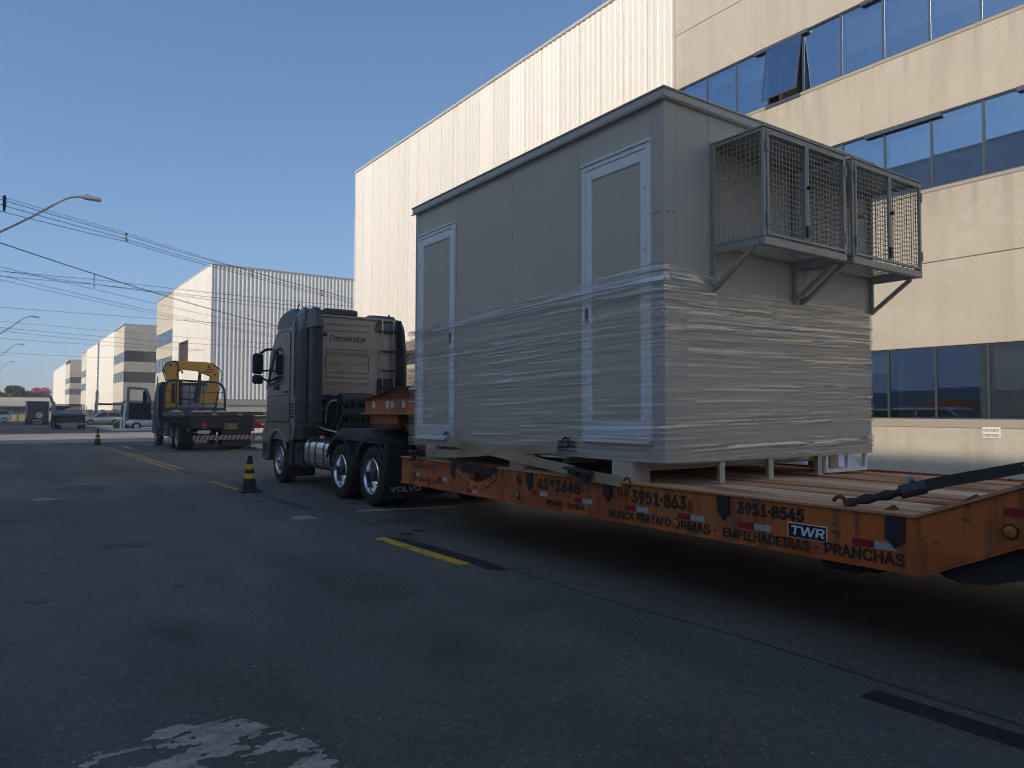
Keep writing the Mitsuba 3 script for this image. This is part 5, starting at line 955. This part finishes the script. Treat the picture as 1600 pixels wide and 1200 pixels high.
part(dr_, 'outside_mirror', cat(box(5.62, 5.86, dy + .5, dy + .62, 1.95, 2.55, .04), tube([(5.9, dy + .3, 2.4), (5.75, dy + .55, 2.4)], .02, 6)), 'plastic_black')
part(ct, 'mirror', box(5.60, 5.84, 39.2, 39.32, 2.0, 2.6, .04), 'plastic_black')

# ---------------------------------------------------------------- red truck half hidden between both trucks
rt = thing('flat_trailer', 'dark flat trailer with a red lit tail light, half hidden behind the tractor truck cab', 'trailer')
RX0, RX1, RY = 9.3, 11.6, 34.5
part(rt, 'bed', box(RX0 - .2, RX1, RY, RY + 4.5, 1.45, 1.60, .01), 'truck_navy'); part(rt, 'rear_panel', cat(box(RX0, RX0 + .25, RY + .02, RY + .08, .75, 1.4, .01), box(RX0, RX1, RY + .09, RY + .3, .85, 1.0)), 'crane_red')
for i in range(3): part(rt, 'reflector', box(RX0 + .0 + i * .7, RX0 + .25 + i * .7, RY - .015, RY - .001, 1.50, 1.56), 'reflector_white')
tl = part(rt, 'tail_light', box(RX0 + .30, RX0 + .62, RY + .0, RY + .08, 1.0, 1.14, .01), 'reflector_red'); b2 = part(rt, 'bumper_bar', box(RX0 - .0, RX1, RY - .04, RY + .04, .48, .64, .01), 'dull_white')
for i in range(13): x = RX0 + i * .172; part(b2, 'stripe', prism_y([(x, .482), (x + .086, .482), (x + .172, .638), (x + .086, .638)], RY - .047, RY - .042), 'dull_red')
part(rt, 'load', cat(box(RX0 + .35, RX0 + 1.3, RY + .3, RY + .8, 1.05, 1.40, .06)), 'tarp_grey'); 
for y in (RY + 1.6, RY + 3.0):
    for cx, fc in ((RX0, -1), (RX1, 1)): wheel(rt, cx, y, .50, .28, fc, 'drive', False, 'zinc')
part(rt, 'drawbar', box(10.3, 10.6, RY + 4.5, RY + 6.5, .8, 1.0, .02), 'crane_red')
part(tl, 'bulb', box(RX0 + .42, RX0 + .52, RY - .012, RY - .001, 1.04, 1.10, .004), 'brake_glow', label='glowing red lamp')
# lattice mast
lm = thing('lattice_mast', 'slim white lattice mast between the crane truck and the tractor truck', 'mast')
mx, my = 14.25, 47.5
part(lm, 'leg', tube([(mx - .18, my, 0), (mx - .18, my, 4.2)], .028, 6), 'sign_white'); part(lm, 'leg', tube([(mx + .18, my, 0), (mx + .18, my, 4.2)], .028, 6), 'sign_white'); part(lm, 'leg', tube([(mx, my + .3, 0), (mx, my + .3, 4.2)], .028, 6), 'sign_white')
part(lm, 'bracing', cat(*[bar((mx + (-.18 if k % 2 else .18), my, .1 + .35 * k), (mx + (.18 if k % 2 else -.18), my, .45 + .35 * k), .025, .025) for k in range(11)], *[bar((mx - .18, my, .1 + .35 * k), (mx, my + .3, .45 + .35 * k), .025, .025) for k in range(11)]), 'sign_white', kind='stuff')

# ---------------------------------------------------------------- cars
def car(name, label, x, y, rz, paint, L=4.1, W=1.74, H=1.48, kind='hatch', plate=False):
    """local axes: x forward, y left; the body is lofted from rounded cross-sections"""
    global CUR
    c = thing(name, label, 'car'); old = CUR; CUR = T_(x, y, 0, rz)
    st = np.array([(-.5, .62, .88, .80), (-.47, .34, .96, .90), (-.3, .26, .98, .98), (.1, .24, .94, 1.0), (.32, .24, .90, .99), (.45, .30, .76, .92), (.5, .42, .62, .78)])
    rows = []
    for f, zb, zt, w in st:
        hw = W / 2 * w; zt = zt * H / 1.48; rows.append([(f * L, s * hw * a, zb + (zt - zb) * b) for s, seq in ((-1, [(.8, 0), (.97, .12), (1, .45), (.97, .85), (.86, 1)]), (1, [(.86, 1), (.97, .85), (1, .45), (.97, .12), (.8, 0)])) for a, b in seq])
    V = np.array(rows).reshape(-1, 3); n = 10; F = []
    for i in range(len(rows) - 1):
        for j in range(n): a, b = i * n + j, i * n + (j + 1) % n; F += [[a, b, b + n], [a, b + n, a + n]]
    for o, s in ((0, -1), ((len(rows) - 1) * n, 1)): F += [[o, o + j, o + j + 1][::s] for j in range(1, n - 1)]
    body = trimesh.Trimesh(V, F, process=False)
    if body.volume < 0: body.invert()
    wr = .31 * H / 1.48; ax = (-.31 * L, .32 * L)
    mb_ = manif(body)
    if mb_.status() == manifold3d.Error.NoError:
        for a in ax: mb_ = mb_ - manif(_to_xz(Polygon([(a + (wr + .06) * math.cos(t), wr + (wr + .06) * math.sin(t)) for t in np.linspace(0, 2 * np.pi, 24)]), W))
    part(c, 'body', mb_, paint, 40)
    r0, r1, q0, q1 = ((-.47, .27, -.40, .06) if kind == 'hatch' else (-.49, .24, -.46, .04)); zb, zr = .90 * H / 1.48, H
    gh = lambda e, s=1.0: [(f * L + (e * np.sign(-f) * .0), sd * W / 2 * w * s, z) for f, w, z in ((r0, .84, zb), (r1, .84, zb - .04), (q0, .66, zr - .03), (q1, .66, zr - .02), ((q0 + q1) / 2, .62, zr)) for sd in (-1, 1)]
    part(c, 'greenhouse', hull(gh(0)), 'glass_dark'); part(c, 'roof', hull([(f * L, sd * W / 2 * w, z) for f, w, z in ((q0 - .012, .69, zr - .06), (q1 + .012, .69, zr - .06), (q0, .665, zr - .02), (q1, .665, zr - .01), ((q0 + q1) / 2, .63, zr + .012)) for sd in (-1, 1)]), paint, 30)
    pil = []
    for sd in (-1, 1):
        for a, b in (((r0, .845, zb), (q0, .675, zr - .03)), ((r1, .845, zb - .04), (q1, .675, zr - .03)), ((-.12, .85, zb), (-.13, .68, zr - .02))):
            pil.append(bar((a[0] * L, sd * W / 2 * a[1], a[2]), (b[0] * L, sd * W / 2 * b[1], b[2]), .05, .05))
    part(c, 'pillar', cat(pil), paint)
    for a in ax:
        for sd in (-1, 1):
            w = part(c, 'wheel', lathe([(wr * .6, 0), (wr * .95, .0), (wr, .03), (wr, .17), (wr * .95, .2), (wr * .6, .2)], 'y', (a, sd * W / 2 * .97 - (.2 if sd > 0 else 0), wr), 24), 'rubber', 30)
            part(w, 'rim', lathe([(0, .02), (wr * .62, .0), (wr * .62, .18), (0, .18)], 'y', (a, sd * W / 2 * .97 - (.19 if sd > 0 else -.01), wr), 16), 'alloy')
    for sd in (-1, 1):
        part(c, 'headlight', hull([(L * .47, sd * W * .26, .60), (L * .47, sd * W * .42, .62), (L * .44, sd * W * .45, .70), (L * .485, sd * W * .28, .70), (L * .497, sd * W * .26, .62), (L * .46, sd * W * .43, .74)]), 'reflector_white'); part(c, 'tail_light', box(-L * .495, -L * .45, sd * W * .30, sd * W * .43, .66, .86, .02), 'reflector_red')
    if plate: part(c, 'number_plate', box(L * .49, L * .50 + .012, -.2, .2, .42, .55, .003), 'sign_white')
    CUR = old
def _to_xz(p, W): return prism_y(p, -W, W)
car('parked_car', 'silver hatchback parked side-on beyond the grass, left of the open truck door', 9.35, 94.0, math.pi, 'car_silver', 2.75 * 1.42, 1.7, 1.45)
car('parked_car', 'silver car nose seen below the open truck door', 10.75, 70.0, math.pi, 'car_silver', 4.1, 1.7, 1.45)
car('parked_car', 'pale blue silver car behind the trailer, glimpsed under the cabin and mirrored in the windows', 11.25, 8.85, -math.pi / 2, 'car_blue', 4.3, 1.8, 1.80, plate=True)
car('parked_car', 'white car cut by the left edge, before the low blue house', -.9, 118, math.pi, 'car_white', 4.0, 1.75, 1.6)

# ---------------------------------------------------------------- far trucks
fb = thing('flatbed_truck', 'dark flatbed truck with low side boards, loaded with timber, in the far lane', 'truck')
fx0, fx1, fy = 3.70, 6.05, 73.0
part(fb, 'bed', box(fx0, fx1, fy, fy + 5.2, 1.12, 1.28, .02), 'truck_navy')
for i in range(3): part(fb, 'side_board', cat(box(fx0 - .02, fx1 + .02, fy - .04, fy - .001, 1.30 + i * .13, 1.41 + i * .13, .01), box(fx0 - .04, fx0 - .002, fy, fy + 5.2, 1.30 + i * .13, 1.41 + i * .13)), 'tarp_grey' if i == 1 else 'truck_grey')
part(fb, 'head_rack', cat(*[box(x, x + .05, fy + 5.0, fy + 5.08, 1.3, 2.2) for x in (fx0, 4.3, 4.9, 5.5, fx1 - .05)], box(fx0, fx1, fy + 5.0, fy + 5.06, 2.15, 2.22)), 'truck_navy')
part(fb, 'load', cat(hull([(4.2, fy + 1, 1.3), (5.9, fy + 1, 1.3), (4.6, fy + 1.5, 1.75), (5.4, fy + 2, 2.05), (5.9, fy + 4, 1.9), (4.2, fy + 4, 1.4)])), 'deck_wood_a', 20); part(fb, 'mesh_side', cat(*[box(fx0, fx0 + .04, fy + .1 + k * .55, fy + .15 + k * .55, 1.7, 2.2) for k in range(9)], box(fx0, fx0 + .04, fy, fy + 5, 2.16, 2.2), box(fx0, fx0 + .05, fy, fy + .05, 1.3, 2.2), box(fx1 - .05, fx1, fy, fy + .05, 1.3, 2.0)), 'truck_grey')
part(fb, 'rear_panel', box(fx0 + .2, fx1 - .1, fy + .1, fy + .16, .6, 1.12), 'black_steel'); b3 = part(fb, 'bumper_bar', box(fx0 + .2, fx1, fy - .02, fy + .04, .40, .54, .01), 'print_grey')
for i in range(8): x = fx0 + .25 + i * .26; part(b3, 'stripe', box(x, x + .12, fy - .027, fy - .022, .41, .53), 'reflector_red')
for cx, fc in ((fx0, -1), (fx1, 1)):
    for y in (fy + 1.2, fy + 5.9): wheel(fb, cx, y, .46, .26, fc, 'drive', y < fy + 2, 'zinc')
part(fb, 'cab', box(fx0 + .05, fx1 - .05, fy + 5.15, fy + 6.8, .5, 2.1, .1), 'truck_navy', 30)
bt = thing('box_truck', 'dark curtain-sided box truck with a pale roof at the end of the street', 'truck')
bx0, bx1, by = 2.25, 4.38, 97.0
part(bt, 'body', cat(box(bx0, bx0 + .08, by, by + 5, .75, 2.58), box(bx1 - .08, bx1, by, by + 5, .75, 2.58), box(bx0 + .08, bx1 - .08, by + 1.2, by + 5, .8, 2.58)), 'tarp_grey'); part(bt, 'roof', box(bx0 - .05, bx1 + .05, by - .05, by + 5, 2.58, 2.68, .02), 'sign_white'); part(bt, 'rear_frame', cat(box(bx0 + .08, bx0 + .3, by, by + .1, .75, 2.58), box(bx1 - .2, bx1 - .08, by, by + .1, .75, 2.58)), 'truck_navy'); part(bt, 'rear_door', box(bx0 + .3, bx1 - .2, by + .05, by + .12, .75, 2.56), 'truck_navy')
part(bt, 'round_sign', disc('y', (3.45, by - .0, 1.08), .34, .04, 20), 'print_grey'); part(bt, 'chassis', cat(box(bx0 + .1, bx1 - .1, by, by + 5, .5, .74), box(bx0 + .1, bx1 - .1, by - .05, by + .05, .32, .46)), 'black_steel')
part(bt, 'tail_light', cat(box(bx0 + .25, bx0 + .5, by - .03, by - .001, .6, .7), box(bx1 - .45, bx1 - .2, by - .03, by - .001, .6, .7)), 'amber')
for cx, fc in ((bx0 + .02, -1), (bx1 - .02, 1)):
    for y in (by + 1.0, by + 5.6): wheel(bt, cx, y, .44, .25, fc, 'drive', y < by + 2, 'zinc')
part(bt, 'cab', box(bx0 + .1, bx1 - .1, by + 5.1, by + 6.8, .5, 2.2, .1), 'car_white', 30)

# ---------------------------------------------------------------- end of the street: house, fence, gate, shrubs, trees
hs = thing('low_house', 'low pale blue building under a wide grey sheet roof at the far left', 'building')
hy = 133.0
part(hs, 'wall', box(-14, 5.9, hy, hy + 9, .9, 2.35), 'blue_wall'); part(hs, 'base', box(-14, 5.9, hy - .02, hy - .001, 0, .95), 'beige_concrete')
rp = [(-14.5, hy - .5, 2.30), (6.3, hy - .5, 2.30), (6.3, hy + 6, 3.66), (-14.5, hy + 6, 3.66)]
part(hs, 'roof', cat(hull(rp + [(a, b, c - .12) for a, b, c in rp]), hull([(-14.5, hy + 6.02, 3.66), (6.3, hy + 6.02, 3.66), (-14.5, hy + 12, 2.4), (6.3, hy + 12, 2.4), (-14.5, hy + 6.02, 3.54), (6.3, hy + 6.02, 3.54), (-14.5, hy + 12, 2.28), (6.3, hy + 12, 2.28)])), 'roof_sheet')
for i in range(10): w = part(hs, 'window', box(-3.1 + i * 1.12, -2.1 + i * 1.12, hy - .03, hy - .002, 1.45, 2.0), 'window_alu'); part(w, 'pane', box(-3.03 + i * 1.12, -2.17 + i * 1.12, hy - .04, hy - .031, 1.5, 1.95), 'far_glass')
fe = thing('panel_fence', 'low ochre fence of concrete panels between dark posts at the street end', 'fence')
for i in range(12): part(fe, 'panel', box(-6.0 + i * 1.6, -4.55 + i * 1.6, 131.6, 131.7, .05, .98, .01), 'yellow_wall'); part(fe, 'post', box(-4.54 + i * 1.6, -4.41 + i * 1.6, 131.55, 131.75, 0, 1.05), 'tile_brown')
gt = thing('yard_gate', 'dark gate frame over ochre walls beside the silver hatchback', 'gate')
part(gt, 'post', box(10.2, 10.45, 111.9, 112.2, 0, 2.75), 'dark_steel'); part(gt, 'post', box(13.35, 13.75, 112, 112.4, 0, 2.7), 'dark_steel'); part(gt, 'beam', box(10.45, 13.34, 112, 112.3, 2.35, 2.62), 'dark_steel')
for i in range(6): part(gt, 'wall_panel', box(9.4 + i * .72, 10.08 + i * .72, 112.9, 113.0, .05, 1.75 - .1 * (i % 2), .01), 'yellow_wall')
part(gt, 'brick_pier', box(13.8, 15.2, 112.5, 113, 0, 2.2, .02), 'tile_brown')
tp = thing('totem_post', 'tall slim grey post by the grass strip left of the silver hatchback', 'post')
part(tp, 'post', tube([(9.75, 105.0, 0), (9.75, 105.0, 4.2)], .10, 8), 'truck_grey'); part(tp, 'panel', box(9.6, 9.95, 104.85, 104.95, 2.3, 4.1, .01), 'lamp_grey')
wp = thing('white_post', 'slim white post with a rounded head by the open truck door', 'post')
part(wp, 'post', tube(arc([(8.08, 66, 0), (8.08, 66, 1.3), (8.15, 66, 2.0)], 4), .07, 8), 'sign_white'); part(wp, 'head', hull([(7.96, 65.95, 2.0), (8.4, 65.95, 2.0), (8.05, 65.9, 2.2), (8.2, 65.9, 2.36), (8.36, 65.95, 2.38), (8.4, 66.1, 2.05), (7.96, 66.1, 2.02)]), 'sign_white', 30); part(wp, 'foot', cat(box(7.8, 7.92, 65.9, 66.05, 0, .9), box(7.8, 8.2, 65.9, 66.05, .88, 1.0)), 'sign_white')
rng = np.random.default_rng(21)
def blades(n, x0, x1, y0, y1, h, w, seed):
    r = np.random.default_rng(seed); x, y = r.uniform(x0, x1, n), r.uniform(y0, y1, n); a = r.uniform(0, 6.28, n); hh = h * r.uniform(.4, 1.2, n); lx, ly = r.normal(0, .3, n) * hh, r.normal(0, .3, n) * hh
    V = np.stack([np.stack([x - w * np.cos(a), y - w * np.sin(a), 0 * x], 1), np.stack([x + w * np.cos(a), y + w * np.sin(a), 0 * x], 1), np.stack([x + lx, y + ly, hh], 1)], 1).reshape(-1, 3)
    return trimesh.Trimesh(V, np.arange(3 * n).reshape(-1, 3), process=False)
k = key('grass_strip'); scene[k] = put(blades(3500, 7.3, 10.4, 86, 91, .32, .06, 2), 'grass_green'); labels[k] = {'label': 'strip of tall green grass in front of the silver hatchback', 'category': 'grass', 'kind': 'stuff'}
def leaves(c, rad, n, size, seed):
    r = np.random.default_rng(seed); d = r.normal(size=(n, 3)); d /= np.linalg.norm(d, axis=1, keepdims=True); p = np.array(c) + d * np.array(rad) * (r.random((n, 1)) ** .4)
    a = r.normal(size=(n, 3)); a /= np.linalg.norm(a, axis=1, keepdims=True); b = np.cross(a, r.normal(size=(n, 3))); b /= np.linalg.norm(b, axis=1, keepdims=True); s = size * r.uniform(.5, 1.3, (n, 1))
    V = np.stack([p - a * s, p + b * s * .7, p + a * s, p - b * s * .7], 1).reshape(-1, 3); i = np.arange(n)[:, None] * 4
    return trimesh.Trimesh(V, np.vstack([i + [0, 1, 2], i + [0, 2, 3]]), process=False)
def tree(lab, x, y, h, w, m, seed, n=2600, blobs=11, size=.22):
    t = thing('tree', lab, 'tree'); r = np.random.default_rng(seed); top = []
    part(t, 'trunk', tube(arc([(x, y, 0), (x + .1, y, h * .25), (x - .05, y, h * .5), (x + .1, y, h * .7)], 4), np.linspace(.28, .10, 13), 8), 'bark', 40)
    cr = []
    for i in range(blobs):
        a = r.uniform(0, 6.28); q = r.uniform(.1, .8) * w / 2; z = h * r.uniform(.42, .86); c = (x + q * math.cos(a), y + q * math.sin(a), z); s = r.uniform(.16, .30) * w; cr.append(leaves(c, (s, s, s * .75), n // blobs, size, seed * 50 + i))
        if i < 6: part(t, 'limb', tube(arc([(x, y, h * .3), ((x + c[0]) / 2, (y + c[1]) / 2, (h * .35 + z) / 2), c], 4), np.linspace(.12, .03, 9), 5), 'bark', 40)
    part(t, 'crown', cat(cr), m)
tree('tall dark green tree behind the low house at the far left', 2.2, 168, 7.2, 3.6, 'leaf_dark', 3, 4200, 14, .24); tree('olive brown bushy tree at the foot of the tall dark tree', .7, 165, 5.4, 3.8, 'leaf_olive', 5, 2600); tree('olive tree between the dark tree and the pink one', 4.2, 170, 6.2, 3.6, 'leaf_olive', 7, 3000)
tree('pink flowering tree beside the farthest white factory', 5.9, 172, 6.3, 3.6, 'leaf_pink', 9, 3200, 13, .20); tree('dark tree right behind the pink blossoms', 7.0, 178, 5.4, 3.4, 'leaf_dark', 13, 2400)
def shrub(lab, x, y, h, seed):
    t = thing('shrub', lab, 'plant'); part(t, 'stem', tube([(x, y, 0), (x, y, h * .6)], .04, 5), 'bark'); part(t, 'foliage', cat(leaves((x, y, h * .5), (h * .6, h * .6, h * .5), 420, .10, seed), leaves((x + .5, y, h * .4), (h * .5, h * .5, h * .4), 300, .10, seed + 1)), 'grass_green')
shrub('low green shrub left of the white post', 8.3, 71.0, .7, 31); shrub('low green shrub at the right end of the grass strip', 10.4, 85.5, .8, 35)
scene['brake_glow'] = {'type': 'principled', 'base_color': {'type': 'rgb', 'value': [0.6, 0.02, 0.01]}, 'roughness': 0.3}

s2_ = thing('wall_sign', 'tiny white sign on the far shaded gable, seen through the open truck door', 'sign')
part(s2_, 'plate', box(18.35, 18.95, 128.30, 128.36, 3.25, 4.15, .01), 'sign_white'); part(s2_, 'print', cat(box(18.6, 18.72, 128.28, 128.299, 3.75, 4.0), box(18.55, 18.8, 128.28, 128.299, 3.4, 3.6)), 'print_dark')

# ---------------------------------------------------------------- thin haze in the street air
scene['haze_air'] = {'type': 'homogeneous', 'albedo': {'type': 'rgb', 'value': [0.95, 0.95, 0.95]}, 'sigma_t': 0.0011}
scene['haze'] = {'type': 'cube', 'to_world': mi.ScalarTransform4f().translate([50, 250, 9.5]).scale([660, 660, 11.1]), 'bsdf': {'type': 'null'}, 'interior': {'type': 'ref', 'id': 'haze_air'}}
labels['haze'] = {'label': 'thin pale haze in the street air', 'category': 'haze', 'kind': 'stuff'}
scene['camera']['medium'] = {'type': 'ref', 'id': 'haze_air'}
